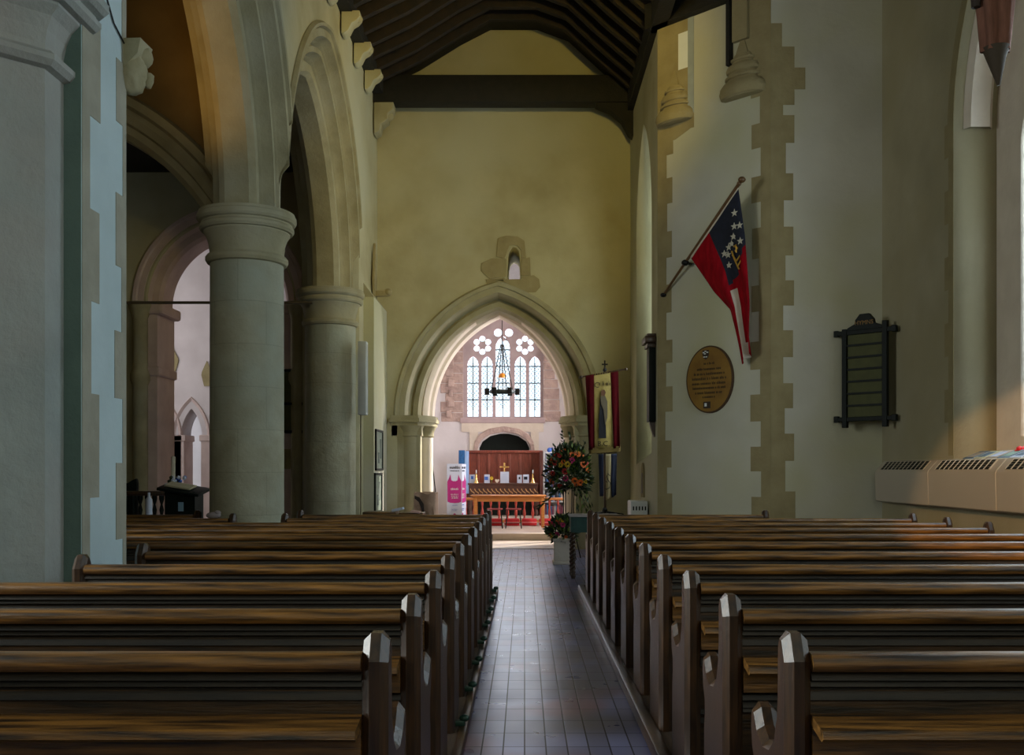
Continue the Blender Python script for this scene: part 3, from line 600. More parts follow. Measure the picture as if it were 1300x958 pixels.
def bez(a,b,c,d,t): 
    k=t*3; seg=min(int(k),2); f=k-seg; P=[a,b,c,d]; return P[seg].lerp(P[seg+1],f)
nW=Vector((nA.x,nA.y,0))
def cloth(u,v):
    p=topc(v).lerp(botc(v),u); return p+nW*(.055*math.sin(u*PI*3.2+v*1.5)*min(1,v*2.2)+.02*math.sin(v*9+u*4)*v)
fo_=thing('hanging_flag',onpole(.6),'red and white flag with a dark starred canton hanging from the leaning pole','flag')
s=MB(); NU,NV=36,40; V=[[s.bm.verts.new(cloth(u/NU,v/NV)) for v in range(NV+1)] for u in range(NU+1)]
for u in range(NU):
    for v in range(NV):
        uu,vv=(u+.5)/NU,(v+.5)/NV
        s.m(WHITEC if vv<.035 else NAVY if (uu<.60 and vv<.55-.18*(1-uu)) else (WHITEC if (.46<uu<.60 and vv>.52) or (vv>.9 and .3<uu<.62) else REDC)); s.face([V[u][v],V[u+1][v],V[u+1][v+1],V[u][v+1]])
cl=s.build('flag_cloth',None,fo_,off=fo_.location,smooth=80); sm=cl.modifiers.new('s','SOLIDIFY'); sm.thickness=.004
def star(c,r,fr):
    return [(r*(1 if i%2==0 else .42)*math.sin(i*PI/5),r*(1 if i%2==0 else .42)*math.cos(i*PI/5)) for i in range(10)]
fv=Vector((-.12,-.99,0)).normalized(); fu=Vector((.99,-.12,0))
for u,v in ((.12,.13),(.17,.20),(.24,.24),(.33,.25),(.41,.24),(.47,.27),(.52,.33),(.06,.24),(.10,.33),(.52,.24)):
    c=cloth(u,v)+nW*.012-fo_.location; s=MB(); s.prism(star(c,.052,0),0,.004,frame(c,Vector((dA.x,dA.y,0)),nW,Z3)@Matrix(((1,0,0,0),(0,1,0,0),(0,0,1,0),(0,0,0,1)))); s.build('star',mat('white star cloth',(.55,.52,.42)),fo_,smooth=0)
s=MB(); c=cloth(.27,.35)+nW*.03-fo_.location; fe=frame(c,Vector((dA.x,dA.y,0)),Z3,nW)
for a,b_ in (((-.04,.10),(.05,.14)),((-.02,.04),(.05,.10)),((0,.10),(0,.02)),((-.06,0),(0,-.09)),((.06,-.02),(0,-.09)),((-.03,-.06),(.02,-.16)),((.07,-.09),(.02,-.16)),((-.07,.05),(-.03,-.06)),((.02,-.16),(.04,-.2))):
    s.tube([fe@Vector((*a,0)),fe@Vector((*b_,0))],.011,6)
s.build('gold_emblem',GOLD,fo_)
# ---------------------------------------------------------------- oval plaque, hymn board
uP=.49*LA; zP=CH+(CY-481.5)*13.67/F
o=thing('oval_plaque',frC@Vector((uP,zP,0)),'oval gilt brown memorial plaque with dark lettering on the canted wall below the flag','plaque')
frP=frame(Vector((0,0,0)),Vector((dA.x,dA.y,0)),Z3,nW)
plate('board',[(.375*math.cos(a*PI/30),.455*math.sin(a*PI/30)) for a in range(60)],[],0,.035,frP,mat('plaque rim',(.07,.035,.01)),o)
plate('face',[(.355*math.cos(a*PI/30),.435*math.sin(a*PI/30)) for a in range(60)],[],.03,.04,frP,BRONZE,o)
def fr2(f,x,z,d): return f@Matrix.Translation((x,z,d))
rows=[(-.08,.08,.20,.026),(-.19,.19,.125,.026),(-.24,.24,.06,.028),(-.27,.27,-.005,.03),(-.27,.27,-.07,.028),(-.26,.26,-.13,.026),(-.22,.22,-.195,.028),(-.10,.10,-.25,.024)]
scribble(fr2(frP,0,0,.040),rows,INK,o)
s=MB(); s.prism([(-.05,.06),(.05,.06),(.05,0),(.03,-.045),(0,-.065),(-.03,-.045),(-.05,0)],0,.006,fr2(frP,-.05,.335,.04)@Matrix(((1,0,0,0),(0,0,1,0),(0,1,0,0),(0,0,0,1)))); s.build('black_shield',INK,o,smooth=0)
s=MB(); 
for x,z in ((-.03,.03),(.03,.03),(-.01,.012),(.015,-.03),(-.02,-.03),(0,.045)): s.box(x-.014,x+.014,z-.007,z+.007,.006,.009,fr2(frP,-.05,.335,.04))
s.build('shield_charges',WHITE,o,smooth=0)
s=MB(); s.box(-.055,.055,-.05,.04,0,.006,fr2(frP,-.03,-.34,.04)); s.build('lower_badge',INK,o,smooth=0); s=MB(); s.box(-.035,.0,-.025,.02,.006,.009,fr2(frP,-.03,-.34,.04)); s.prism([(.01,-.03),(.05,.02),(.04,.03),(.0,-.02)],.006,.009,fr2(frP,-.03,-.34,.04)@Matrix(((1,0,0,0),(0,0,1,0),(0,1,0,0),(0,0,0,1)))) if False else None; s.build('badge_mark',WHITE,o,smooth=0)
h0=Vector((4.03,12.93,1.99)); h1=Vector((4.52,12.43,1.99)); dH=(h1-h0).normalized(); nH=Vector((dH.y,-dH.x,0)); LH=(h1-h0).length
if nH.y>0: nH=-nH
o=thing('hymn_board',h0,'black and green slatted hymn board hung across the corner above the cream heater','hymn board')
frH=frame(Vector((0,0,0)),dH,Z3,nH)
MB().box(.06,LH-.06,.04,1.17,-.01,.02,frH).build('back_board',GREENP,o,smooth=0)
s=MB(); s.box(.05,.115,-.05,1.20,-.01,.055,frH); s.box(LH-.115,LH-.05,-.05,1.26,-.01,.055,frH); s.box(-.04,LH+.04,.03,.085,-.005,.045,frH); s.box(-.04,LH+.04,1.12,1.18,-.005,.045,frH)
for x in (-.035,LH+.035): s.box(x-.03,x+.03,.02,.10,-.01,.05,frH); s.box(x-.03,x+.03,1.11,1.19,-.01,.05,frH)
s.build('frame',BLK,o,smooth=0,bev=.006)
for k in range(6): MB().box(.10,LH-.10,.215+k*.152,.240+k*.152,.0,.045,frH).build('number_rail',BLK,o,smooth=0)
s=MB(); sx=Matrix(((1,0,0,0),(0,0,1,0),(0,1,0,0),(0,0,0,1)))
s.prism([(.10,1.17),(LH-.10,1.17),(LH-.12,1.21),(LH/2+.13,1.25),(LH/2+.12,1.30),(LH/2+.06,1.37),(LH/2-.06,1.37),(LH/2-.12,1.30),(LH/2-.13,1.25),(.13,1.21)],-.01,.05,frH@sx); s.build('pediment',BLK,o,smooth=0,bev=.005)
text('HYMNS',.075,fr2(frH,LH/2,1.235,.052),mat('dull gilt',(.35,.2,.06)),o)
o=thing('hymn_board',W(368,475,17.3)*0+Vector((W(368,475,17.7).x,17.93,2.06)),'dark hymn board on the plaster between the two round columns','hymn board')
s=MB(); s.box(-.30,.12,-.03,.06,0,1.10); s.build('back_board',GREENP,o,smooth=0)
s=MB(); s.box(.08,.13,-.06,.05,-.06,1.16); s.box(-.32,-.26,-.06,.05,-.06,1.16)
for z in (0,.82*.6,1.08): s.box(-.36,.20,-.065,.02,z,z+.05)
s.build('frame',BLK,o,smooth=0)
s=MB(); s.box(-4.5,-3.68,17.985,18.02,1.43,1.78); s.build('stone_block',STQ,wf,smooth=0)
# ---------------------------------------------------------------- heaters, sill
for k,(y1,y0) in enumerate(((12.80,11.12),(11.12,9.52),(9.52,7.92))):
    o=thing('convector_heater',(XS-.008,y0,1.0),['cream wall heater unit in the corner under the hymn board','cream wall heater unit, middle one under the window','cream wall heater unit at the right edge of the photo'][k],'heater',group='cream heaters under the south window')
    L=y1-y0; s=MB(); pr=[(0,.03),(-.10,.0),(-.155,.02),(-.165,.37),(-.155,.40),(-.055,.515),(0,.52)]
    s.prism(pr,0.004,L-.004); s.build('casing',HEAT,o,smooth=30,bev=.006)
    a=Vector((-.155,.40)); b_=Vector((-.055,.515)); n=11
    s=MB(); s2=MB(); tdir=(b_-a).normalized(); nn=Vector((-tdir.y,tdir.x))
    frG=frame(Vector((a.x,0,a.y)),Y3,Vector((tdir.x,0,tdir.y)),Vector((nn.x,0,nn.y)))
    s.box(.16,L-.16,.015,.135,.0,.004,frG); s.build('grille_void',BLK,o,smooth=0)
    for i in range(n+1): x=.16+(L-.32)*i/n; s2.box(x-.008,x+.008,.012,.138,.0,.010,frG)
    for i in range(3): s2.box(.16,L-.16,.045+i*.03,.0468+i*.03,.002,.006,frG)
    s2.build('grille_bars',HEAT,o,smooth=0)
cols=[mat('slate leaflet',(.12,.18,.24)),mat('yellowish leaflet',(.5,.48,.30)),mat('buff leaflet',(.42,.36,.28)),mat('blue grey leaflet',(.14,.20,.26)),PAPER,mat('green leaflet',(.3,.42,.34))]
LAB=['slate grey leaflet on the window sill nearest the corner','yellowish leaflet on the window sill','buff leaflet on the window sill beside the yellowish one','blue grey leaflet in the middle of the window sill row','white leaflet on the window sill','pale green leaflet on the window sill near the red flower']
for k in range(6):
    y=10.62-k*.26; o=thing('leaflet',(4.74,y,1.516),LAB[k],'leaflet'); T=Matrix.Rotation(-.38,4,'Y'); MB().box(-.10,.10,-.115,.115,-.006,.006,Matrix.Translation((0,0,.045))@T).build('cover',cols[k],o,smooth=0); MB().box(-.07,.06,-.08,.08,.006,.008,Matrix.Translation((0,0,.045))@T).build('printed_panel',cols[(k+2)%6],o,smooth=0)
o=thing('poppy',(4.86,W(1292,570,9.9).y,1.516),'bright red poppy on a stem on the window sill','flower')
s=MB(); s.tube([(0,0,0),(0,0,.03)],.02); s.build('stem',LEAFL,o)
s=MB()
for i in range(7):
    a=i*2*PI/7; s.ball((.04*math.cos(a),.04*math.sin(a)-.02,.075+.02*math.sin(i*2)),.035,1,1,.9,1)
s.build('petals',mat('bright red petals',(.8,.01,.02),None,.5,10,bump=0),o)
o=thing('blue_tin',(4.88,9.62,1.516),'blue and white tin on the sill right of the poppy','tin'); s=MB(); s.lathe([(.07,0),(.07,.13)],n=20); s.build('can',BLUE,o); MB().lathe([(.072,.13),(.072,.165),(.02,.17)],n=20).build('lid',WHITE,o)
# furled flag hanging in front of the south window
o=thing('furled_flag',(3.75,8.05,4.46),'furled dusty pink flag hanging at the top right by the window','flag')
s=MB(); s.tube([(0.02,0,0),(0,0,.22),(0,0,.30)],.1,16,[.012,.075,.105]); s.build('fringed_end',mat('dark fringe',(.05,.035,.02)),o)
pts=[(0,0,.27+i*.17) for i in range(10)]; b=MB(); rings=[]
for i,p in enumerate(pts):
    r=.105+.014*i; rings.append([b.bm.verts.new(Vector((p[0]+r*(1+.18*math.sin(5*a_+i*.3))*math.cos(a_),r*(1+.18*math.sin(5*a_+i*.3))*math.sin(a_)*.7,p[2]))) for a_ in [2*PI*k/40 for k in range(40)]])
for a_,c in zip(rings,rings[1:]):
    for k in range(40): b.face([a_[k],a_[(k+1)%40],c[(k+1)%40],c[k]])
b.face(rings[-1]); b.build('pink_cloth',PINKC,o,smooth=80)
b=MB(); b.tube([(-.16,.0,.62),(-.17,0,1.3),(-.15,0,1.8)],.06,10,[.035,.07,.08]); b.build('dark_fold',mat('dark fold cloth',(.03,.02,.015)),o)
b=MB(); b.tube([(-.2,0,2.0),(.9,.1,1.6)],.018); b.build('pole',OAKV,o)
# ---------------------------------------------------------------- things on the nave right wall
o=thing('wall_cabinet',(XR,14.62,2.1),'narrow dark wooden case with a moulded cornice on the right nave wall','case')
s=MB(); s.box(-.10,0,-.14,.14,0,1.08,bev=.006); s.build('body',BLK,o); s=MB(); s.box(-.13,0,-.17,.17,1.06,1.12,bev=.01); s.box(-.17,0,-.21,.21,1.12,1.22,bev=.02); s.box(-.13,0,-.16,.16,1.22,1.26,bev=.01); s.build('cornice',OAKV,o); s=MB(); s.prism([(0,.0),(-.08,0),(-.05,-.12),(-.02,-.2),(0,-.22)],-.06,.06); s.build('bottom_bracket',OAKV,o)
o=thing('wall_plaque',(XR,15.95,.98),'small dark wall plaque with a pointed top under the deep window','plaque')
s=MB(); s.prism([(-.14,0),(.14,0),(.14,.40),(.08,.50),(0,.54),(-.08,.50),(-.14,.40)],-.03,0,axis='x'); s.build('plaque',STQ,o,smooth=0); s=MB(); s.box(-.035,-.03,-.09,.09,.06,.38); s.build('inset',OAKV,o,smooth=0)
o=thing('storage_heater',(1.73,15.5,0.0),'white storage heater at the foot of the right nave wall','heater')
MB().box(-.13,.13,-.25,.25,.03,.94,bev=.02).build('body',WHITE,o); MB().box(-.10,.10,-.22,.22,0,.03).build('plinth',BLK,o,smooth=0)
s=MB()
for k in range(5): s.box(-.10+k*.045,-.08+k*.045,-.256,-.249,.80,.86)
s.build('top_slots',BLK,o,smooth=0)
# ---------------------------------------------------------------- processional banners
YBn=16.7
def bx_(px): return (px-CX)*YBn/F
def bz(py): return CH+(CY-py)*YBn/F
bc=(bx_(768),YBn,0)
o=thing('processional_banner',bc,'tall cream and crimson church banner with a standing figure on a pole','banner')
def bl(px,py,d=0): return Vector((bx_(px)-bc[0],d,bz(py)))
MB().tube([(0,.05,.72),(0,.05,bz(474)),(0,.05,bz(466))],.018,10).build('pole',OAKV,o)
MB().tube([bl(738,478,.04),bl(795,468,.04)],.014,8).ball(bl(738,478,.04),.028).ball(bl(795,468,.04),.028).build('crossbar',OAKV,o)
s=MB(); s.box(-.012,.012,.035,.06,bz(468),bz(457)); s.box(-.05,.05,.035,.06,bz(462)-.012,bz(462)+.012); s.ball((0,.05,bz(469)),.035); s.build('cross_finial',IRON,o,smooth=0)
def clothquad(name,c,mt,par,nx=10,nz=16,amp=.012,ph=0):   # corners tl,tr,br,bl px ; gently rippled
    b=MB(); G=[]
    for j in range(nz+1):
        row=[]
        for i in range(nx+1):
            u=i/nx; v=j/nz; t=bl(*c[0]).lerp(bl(*c[1]),u); d=bl(*c[3]).lerp(bl(*c[2]),u); p=t.lerp(d,v); p.y+=c[4]+amp*math.sin(u*PI*2+v*2+ph)*(.3+v); row.append(b.bm.verts.new(p))
        G.append(row)
    for j in range(nz):
        for i in range(nx): b.face([G[j][i],G[j][i+1],G[j+1][i+1],G[j+1][i]])
    q=b.build(name,mt,par,smooth=80); m=q.modifiers.new('s','SOLIDIFY'); m.thickness=.006; return q
clothquad('centre_panel',((753,477),(777,473),(779,568),(754,570),0),CREAMC,o)
clothquad('side_strip',((743,477),(754,475),(755,570),(748,571),-.008),REDD,o,ph=1)
clothquad('side_strip',((775,473),(785,471),(787,568),(779,569),-.008),REDD,o,ph=2)
clothquad('fringe',((747,569),(788,566),(788,573),(748,576),-.006),mat('gold fringe',(.20,.14,.04)),o)
s=MB(); k=0
for i in range(8): x=753+i*3; s.tube([bl(x,476.5-i*.3,.03),bl(x,473,-.0)],.006,5)
s.build('hanging_loops',CREAMC,o)
frN2=frame(Vector((0,-.028,0)),X3,Z3,-Y3)
def bp2(px,py): return (bx_(px)-bc[0],bz(py))
text('C',.13,frame(Vector((bx_(757.5)-bc[0],-.022,bz(492))),X3,Z3,-Y3),INK,o,ext=.003)
scribble(frame(Vector((0,-.022,0)),X3,Z3,-Y3),[(bx_(760)-bc[0],bx_(774)-bc[0],bz(489.5),.055)],INK,o)
text('B.C.',.12,frame(Vector((bx_(766)-bc[0],-.030,bz(566))),X3,Z3,-Y3),INK,o,ext=.003)
FIGB=mat('grey blue robe paint',(.012,.014,.025)); FIGW=mat('pale robe paint',(.16,.13,.09)); FIGF=mat('painted face tan',(.16,.07,.04))
def poly(nm,pts,mt,d): s=MB(); s.prism([bp2(*p) for p in pts],-d-.012,-d); s.build(nm,mt,o,smooth=0)
poly('robed_figure',[(762,505),(766,503),(768,515),(769,535),(769.5,556),(760,556),(760.5,530)],FIGB,.012)
poly('painted_mantle',[(762,503),(768,502),(771,510),(771,530),(768,540),(766,520),(763,513)],FIGW,.022)
poly('painted_head',[(763,496),(767,494.5),(769,498),(767,503),(763,502)],FIGF,.022)
s=MB()
for a in (0,2.1,4.2): s.tube([(0,.05,.72),(.30*math.cos(a),.05+.30*math.sin(a),.68),(.34*math.cos(a),.05+.34*math.sin(a),.0)],.018)
s.ball((0,.05,.74),.05); s.build('stand',IRON,o)
o=thing('small_banner',(bc[0]+.02,YBn+.18,0),'small cream and navy banner hanging below the crimson one','banner')
MB().tube([(0,.05,.70),(0,.05,bz(570))],.022,10).build('pole',OAKV,o); MB().tube([bl(757,575,.02),bl(783,573,.02)],.012).build('crossbar',OAKV,o)
clothquad('centre_panel',((766,576),(775,576),(776,632),(767,636),-.02),mat('beige silk',(.55,.46,.28),(.42,.35,.2),.85,5),o)
clothquad('side_strip',((759,576),(767,576),(767,630),(761,630),-.01),mat('navy strip cloth',(.012,.02,.06)),o,ph=1)
clothquad('side_strip',((774,576),(783,575),(782,628),(776,632),-.01),MATS['navy strip cloth'],o,ph=2)
s=MB(); ww=lambda a,b_: bl(a,b_,-.055)
s.tube([ww(767.5,588),ww(767.5,610),ww(770,612)],.008,6); s.tube([ww(774,604),ww(771,601),ww(769.5,604),ww(771,609),ww(774,613),ww(773,619),ww(769,621),ww(767,618)],.008,6); s.build('monogram',INK,o)
s=MB()
for a in (1,3.1,5.2): s.tube([(0,.05,.72),(.16*math.cos(a),.05+.16*math.sin(a),.70),(.2*math.cos(a),.05+.2*math.sin(a),0)],.016)
s.build('stand',IRON,o)
# ---------------------------------------------------------------- flowers
def leafm(b,p,d,L,w):
    d=d.normalized(); s_=d.cross(Vector((rnd.random()-.5,rnd.random()-.5,rnd.random()-.3))).normalized()*w
    a=b.bm.verts.new(p); m1=b.bm.verts.new(p+d*L*.5+s_); m2=b.bm.verts.new(p+d*L*.5-s_); c=b.bm.verts.new(p+d*L); b.face([a,m1,c]); b.face([a,c,m2])
def bloom(par,p,r,mt,dirn=Vector((0,-1,.2))):
    d=dirn.normalized(); u=d.cross(Z3).normalized(); w=u.cross(d); b=MB().m(mt)
    for ring,(n,L,tilt) in enumerate(((9,r,.15),(7,r*.72,.5))):
        for i in range(n):
            a=2*PI*(i+.5*ring)/n; e=u*math.cos(a)+w*math.sin(a); e2=(u*-math.sin(a)+w*math.cos(a))*L*.33; t=p+e*L*math.cos(tilt)+d*L*math.sin(tilt)
            m_=p+e*L*.6*math.cos(tilt)+d*L*.45*math.sin(tilt)
            b.face([b.bm.verts.new(p),b.bm.verts.new(m_+e2),b.bm.verts.new(t),b.bm.verts.new(m_-e2)])
    q=b.build('flower_head',None,par,smooth=0); m=q.modifiers.new('s','SOLIDIFY'); m.thickness=.004
    b=MB(); b.ball(p+d*r*.2,r*.26,sub=1); b.build('flower_centre',DKC,q)
def arrangement(loc,R,H,lab,nl,nb,stand=None,cat='flower arrangement',br=.055):
    o=thing('flower_arrangement',loc,lab,cat); b=MB().m(LEAF)
    for i in range(nl):
        b.m(LEAF if rnd.random()<.82 else LEAFL); a=rnd.uniform(0,2*PI); el=rnd.uniform(-.9,1.4); rr=rnd.random()**.45
        p=Vector((math.cos(a)*math.cos(el)*R*rr,math.sin(a)*math.cos(el)*R*rr*.8,math.sin(el)*H*rr)); leafm(b,p,p+Vector((0,0,.1))+Vector([rnd.uniform(-.3,.3) for _ in range(3)])*.5,rnd.uniform(.06,.13),rnd.uniform(.012,.028))
    q=b.build('foliage',None,o,smooth=0); 
    for i in range(nb):
        a=rnd.uniform(PI*1.0,2*PI); el=rnd.uniform(-.6,1.2); p=Vector((math.cos(a)*math.cos(el)*R*.86,math.sin(a)*math.cos(el)*R*.75,math.sin(el)*H*.88))
        bloom(o,p,br*rnd.uniform(.75,1.15),rnd.choice([ORF,ORF,ORF,REDF,REDF,YELF,PNKF]),p+Vector((0,-.25,.02)))
    return o
fx=W(722,600,15.9)
big=arrangement((fx.x,15.9,1.36),.36,.42,'large orange and red flower arrangement with dark foliage on a tall iron stand',1500,30)
b=MB()
for (x,z,dx) in ((-.10,.62,-.02),(.03,.60,.02),(.26,.48,.06),(.14,.45,.05),(-.22,.42,-.05)):
    b=MB().m(LEAF); b.tube([(0,0,.1),(x*.6,0,z*.6),(x,-.02,z)],.005,5)
    for k in range(9):
        t=.4+.6*k/8; p=Vector((x*t,-.01,z*t)); b.m(LEAF); leafm(b,p,Vector((rnd.uniform(-1,1),-.4,.6)),.07,.02); leafm(b,p,Vector((rnd.uniform(-1,1),.2,.6)),.07,.02)
    b.build('flower_spike',None,big,smooth=0)
b=MB()
for k in range(60):
    x=rnd.uniform(.12,.36); z=rnd.uniform(-.62,-.2); b.m(LEAF if k%2 else LEAFL); leafm(b,Vector((x,rnd.uniform(-.1,.1),z)),Vector((rnd.uniform(-.5,.5),-.2,-1)),.10,.014)
for k in range(30): t=k/30; b.m(LEAF); leafm(b,Vector((-.18-.28*t,-.1,-.28-.26*t)),Vector((-1,0,rnd.uniform(-1,.3))),.09,.016)
b.build('trailing_stems',None,big,smooth=0)
o=thing('flower_stand',(fx.x,15.9,0),'thin black wrought iron flower stand under the large arrangement','stand')
s=MB()
for a in range(4):
    A=a*PI/2+.5; s.tube([(.10*math.cos(A),.10*math.sin(A),1.14),(.09*math.cos(A),.09*math.sin(A),.5),(.22*math.cos(A),.22*math.sin(A),.015)],.009)
for z,r in ((1.14,.11),(.6,.09)): s.tube([(r*math.cos(k*PI/8),r*math.sin(k*PI/8),z) for k in range(17)],.008,6)
s.build('iron_frame',IRON,o); MB().lathe([(.02,1.10),(.12,1.12),(.14,1.17),(.11,1.18)],n=20).build('dish',IRON,o)
sb=W(710,700,15.2)
o=thing('stone_plinth',(sb.x-.0,15.2,0),'low pale stone block carrying the small flower arrangement','plinth'); MB().box(-.10,.22,-.16,.16,0,.05,bev=.01).box(-.08,.20,-.14,.14,.05,.34,bev=.01).box(-.10,.22,-.16,.16,.34,.385,bev=.01).build('block',STC,o)
arrangement((sb.x+.05,15.2,.50),.23,.20,'small red and orange flower arrangement low beside the pews',500,14,br=.04)
o=thing('barley_twist_table',(W(748,660,13.3).x+.06,13.3,0),'small table with barley twist legs and dark green cloth beside the aisle','table')
MB().box(-.33,.33,-.25,.25,.80,.825,bev=.006).build('table_top',mat('greyish table top',(.30,.27,.26)),o); MB().box(-.31,.31,-.235,.235,.60,.80).build('green_cloth',GRCL,o,smooth=0)
for sx_ in (-1,1):
    for sy_ in (-1,1):
        b=MB(); b.box(-.025,.025,-.025,.025,0,.10,Matrix.Translation((sx_*.28,sy_*.2,0))); b.ball((sx_*.28,sy_*.2,.035),.035)
        for ph in (0,PI): b.tube([(sx_*.28+.018*math.cos(t*.55+ph),sy_*.2+.018*math.sin(t*.55+ph),.08+t*.0095) for t in range(56)],.017,6)
        b.build('twisted_leg',OAKV,o)
# ---------------------------------------------------------------- left: speaker, pictures, desk, bracket
o=thing('column_speaker',(XL+.02,15.75,W(457,526,15.6).z),'tall slim white loudspeaker on the wall beside the farther column','loudspeaker')
MB().box(0,.13,-.09,.09,0,1.14,bev=.012).build('cabinet',mat('grey white enamel',(.55,.58,.55)),o); MB().box(.128,.133,-.06,.06,.04,1.10).build('grille',mat('pale grille',(.40,.43,.42)),o,smooth=0)
o=thing('cable_pipe',(XL+.02,15.78,0),'thin vertical pipe running down the wall below the white loudspeaker','pipe'); MB().tube([(.03,0,.3),(.03,0,W(457,526,15.6).z)],.018).build('pipe',ST,o)
for k,(z0,z1,yc,lb) in enumerate(((1.40,2.08,16.95,'upper of the two framed pictures on the light wall slab'),(.70,1.36,16.85,'lower of the two framed pictures on the light wall slab'))):
    o=thing('framed_picture',(-2.45,yc,z0),lb,'picture'); s=MB(); h=z1-z0; w=.40
    s.box(0,.03,-w,w,0,.035); s.box(0,.03,-w,w,h-.035,h); s.box(0,.03,-w,-w+.035,0,h); s.box(0,.03,w-.035,w,0,h); s.build('frame',BLK,o,smooth=0)
    MB().box(0,.012,-w+.03,w-.03,.03,h-.03).build('picture',GLAZ,o,smooth=0); MB().box(.012,.014,-.12,.05,.12,.3).box(.012,.014,.1,.25,.2,h-.15).build('drawn_shapes',mat('dark sketch',(.10,.13,.11)),o,smooth=0)
o=thing('carved_bracket',(XL,17.35,3.9),'dark carved wall ornament with a projecting bracket near the far left corner','ornament')
s=MB(); s.prism([(-.03,0),(.04,.05),(.08,.25),(.16,.45),(.10,.55),(.20,.80),(.08,.95),(.04,1.25),(0,1.4),(-.05,1.2),(-.09,.9),(-.14,.75),(-.06,.5),(-.10,.35)],0,.05,axis='x'); s.build('carving',STQ,o,smooth=0,bev=.012)
s=MB(); s.box(0,.26,-.05,.05,.48,.58,bev=.015); s.ball((.26,0,.55),.07); s.build('bracket',STQ,o)
dY=13.0
o=thing('oak_desk',(W(484,648,dY).x,dY,0),'dark oak stall desk beyond the left pews with an open book on top','desk')
MB().box(-.21,.21,-.2,.2,.84,.875,bev=.006).build('desk_top',OAK,o); MB().box(-.19,.19,-.17,.17,0,.84).build('desk_body',OAKD,o,smooth=0); 
bk=thing('open_book',(W(500,645,dY).x,dY-.02,.876),'open white book lying on the dark oak desk','book'); MB().box(-.01,.13,-.1,.1,0,.03,Matrix.Rotation(-.2,4,'Y')).build('pages',PAPER,bk,smooth=0)
o=thing('low_stall',(W(518,650,13.3).x+.04,13.42,0),'low oak stall end right of the oak desk','stall'); MB().box(-.14,.14,-.15,.15,.0,.82).box(-.16,.16,-.17,.17,.82,.845,bev=.005).build('stall_body',OAK,o,smooth=0)
o=thing('hymn_sheet',(W(526,649,13.3).x+.02,13.3,.846),'pink tinted paper sheet on the low oak stall','paper'); MB().box(-.06,.06,-.1,.1,0,.025,Matrix.Rotation(.1,4,'Y')).build('sheet',mat('pinkish paper',(.7,.42,.34)),o,smooth=0)
# covered object
o=thing('covered_piano_stool',(W(541,640,17.2).x,17.2,0),'boxy shape under a brown dust sheet by the chancel arch','covered box')
b=bmesh.new(); bmesh.ops.create_cube(b,size=1); bmesh.ops.subdivide_edges(b,edges=b.edges[:],cuts=9,use_grid_fill=True)
for v in b.verts:
    x,y,z=v.co; f=(.5-z); v.co=Vector((x*.36*(1+.12*f)+.016*math.sin(y*22+z*7)*f*1.6,y*.42*(1+.12*f)+.03*math.sin(x*26+3*z)*f*1.6-.02*math.sin(x*7),(z+.5)*1.02+.02*math.sin(x*9+y*5)*(z>.4)))
s=MB(); s.join(b); s.build('dust_sheet',BROWNC,o,smooth=60)
b=MB(); b.prism([(-.17,.98),(-.09,.95),(-.02,.84),(-.01,.72),(-.04,.62),(-.055,.75),(-.10,.87),(-.17,.93)],-.235,-.225); b.build('dark_flap',mat('dark brown sheet',(.04,.025,.02)),o,smooth=0)  # dark curved piece stands for the shaded left side of the sheet
o=thing('leaning_pole',(W(557,612,20.5).x,20.5,.15),'thin black pole leaning in the chancel behind the left respond','pole'); MB().tube([(0.02,0,0),(-.22,.3,2.0)],.012).build('pole',IRON,o)
# roll-up banners in the chancel
def rollup(x,Y,rz,lb):
    o=thing('rollup_banner',(x,Y,.15),lb,'banner',rz=rz)
    MB().box(-.17,.17,-.006,.006,.06,1.40).build('sheet',PAPER,o,smooth=0); MB().box(-.18,.18,-.07,.07,0,.06,bev=.01).build('base',mat('aluminium',(.5,.5,.52),None,.3,5,metal=.8,bump=0),o)
    s=MB(); s.prism([(-.155,.55),(-.10,.525),(0,.515),(.10,.525),(.155,.55),(.16,1.0),(.11,1.10),(.09,1.16),(.07,1.03),(.03,1.01),(-.03,1.01),(-.07,1.03),(-.09,1.16),(-.11,1.10),(-.16,1.0)],-.010,-.007); s.build('magenta_print',MAG,o,smooth=0)
    fr_=frame(Vector((0,-.008,0)),X3,Z3,-Y3)
    scribble(fr_,[(-.10,.11,1.29,.05),(-.09,.10,1.23,.022),(-.12,.12,.165,.03)],NAVY,o)
    scribble(frame(Vector((0,-.011,0)),X3,Z3,-Y3),[(-.08,.09,.81,.04),(-.08,.08,.70,.022),(-.07,.08,.66,.022),(-.06,.07,.62,.022)],WHITE,o)
    scribble(fr_,[(-.05,.06,.46,.016),(-.06,.06,.37,.014),(-.06,.05,.34,.014)],BLUE,o)
    s=MB(); s.ball((0,-.008,.255),.035,1,.1,1,1); s.build('flower_mark',MAG,o)
rollup(W(577,620,22.8).x,22.8,0,'white and magenta roll-up banner standing left of the altar'); rollup(W(587,620,23.1).x,23.1,1.15,'second white and magenta roll-up banner, half hidden beside the altar')
o=thing('blue_hanging',(W(589,600,25.0).x,25.0,.28),'blue and pale blue cloth hanging at the left side of the altar','cloth'); MB().box(-.13,.02,-.02,.02,0,1.62,bev=.01).build('blue_panel',BLUEC,o); MB().box(.02,.12,-.025,.015,.55,1.60,bev=.01).build('pale_panel',mat('pale blue cloth',(.30,.48,.80)),o)
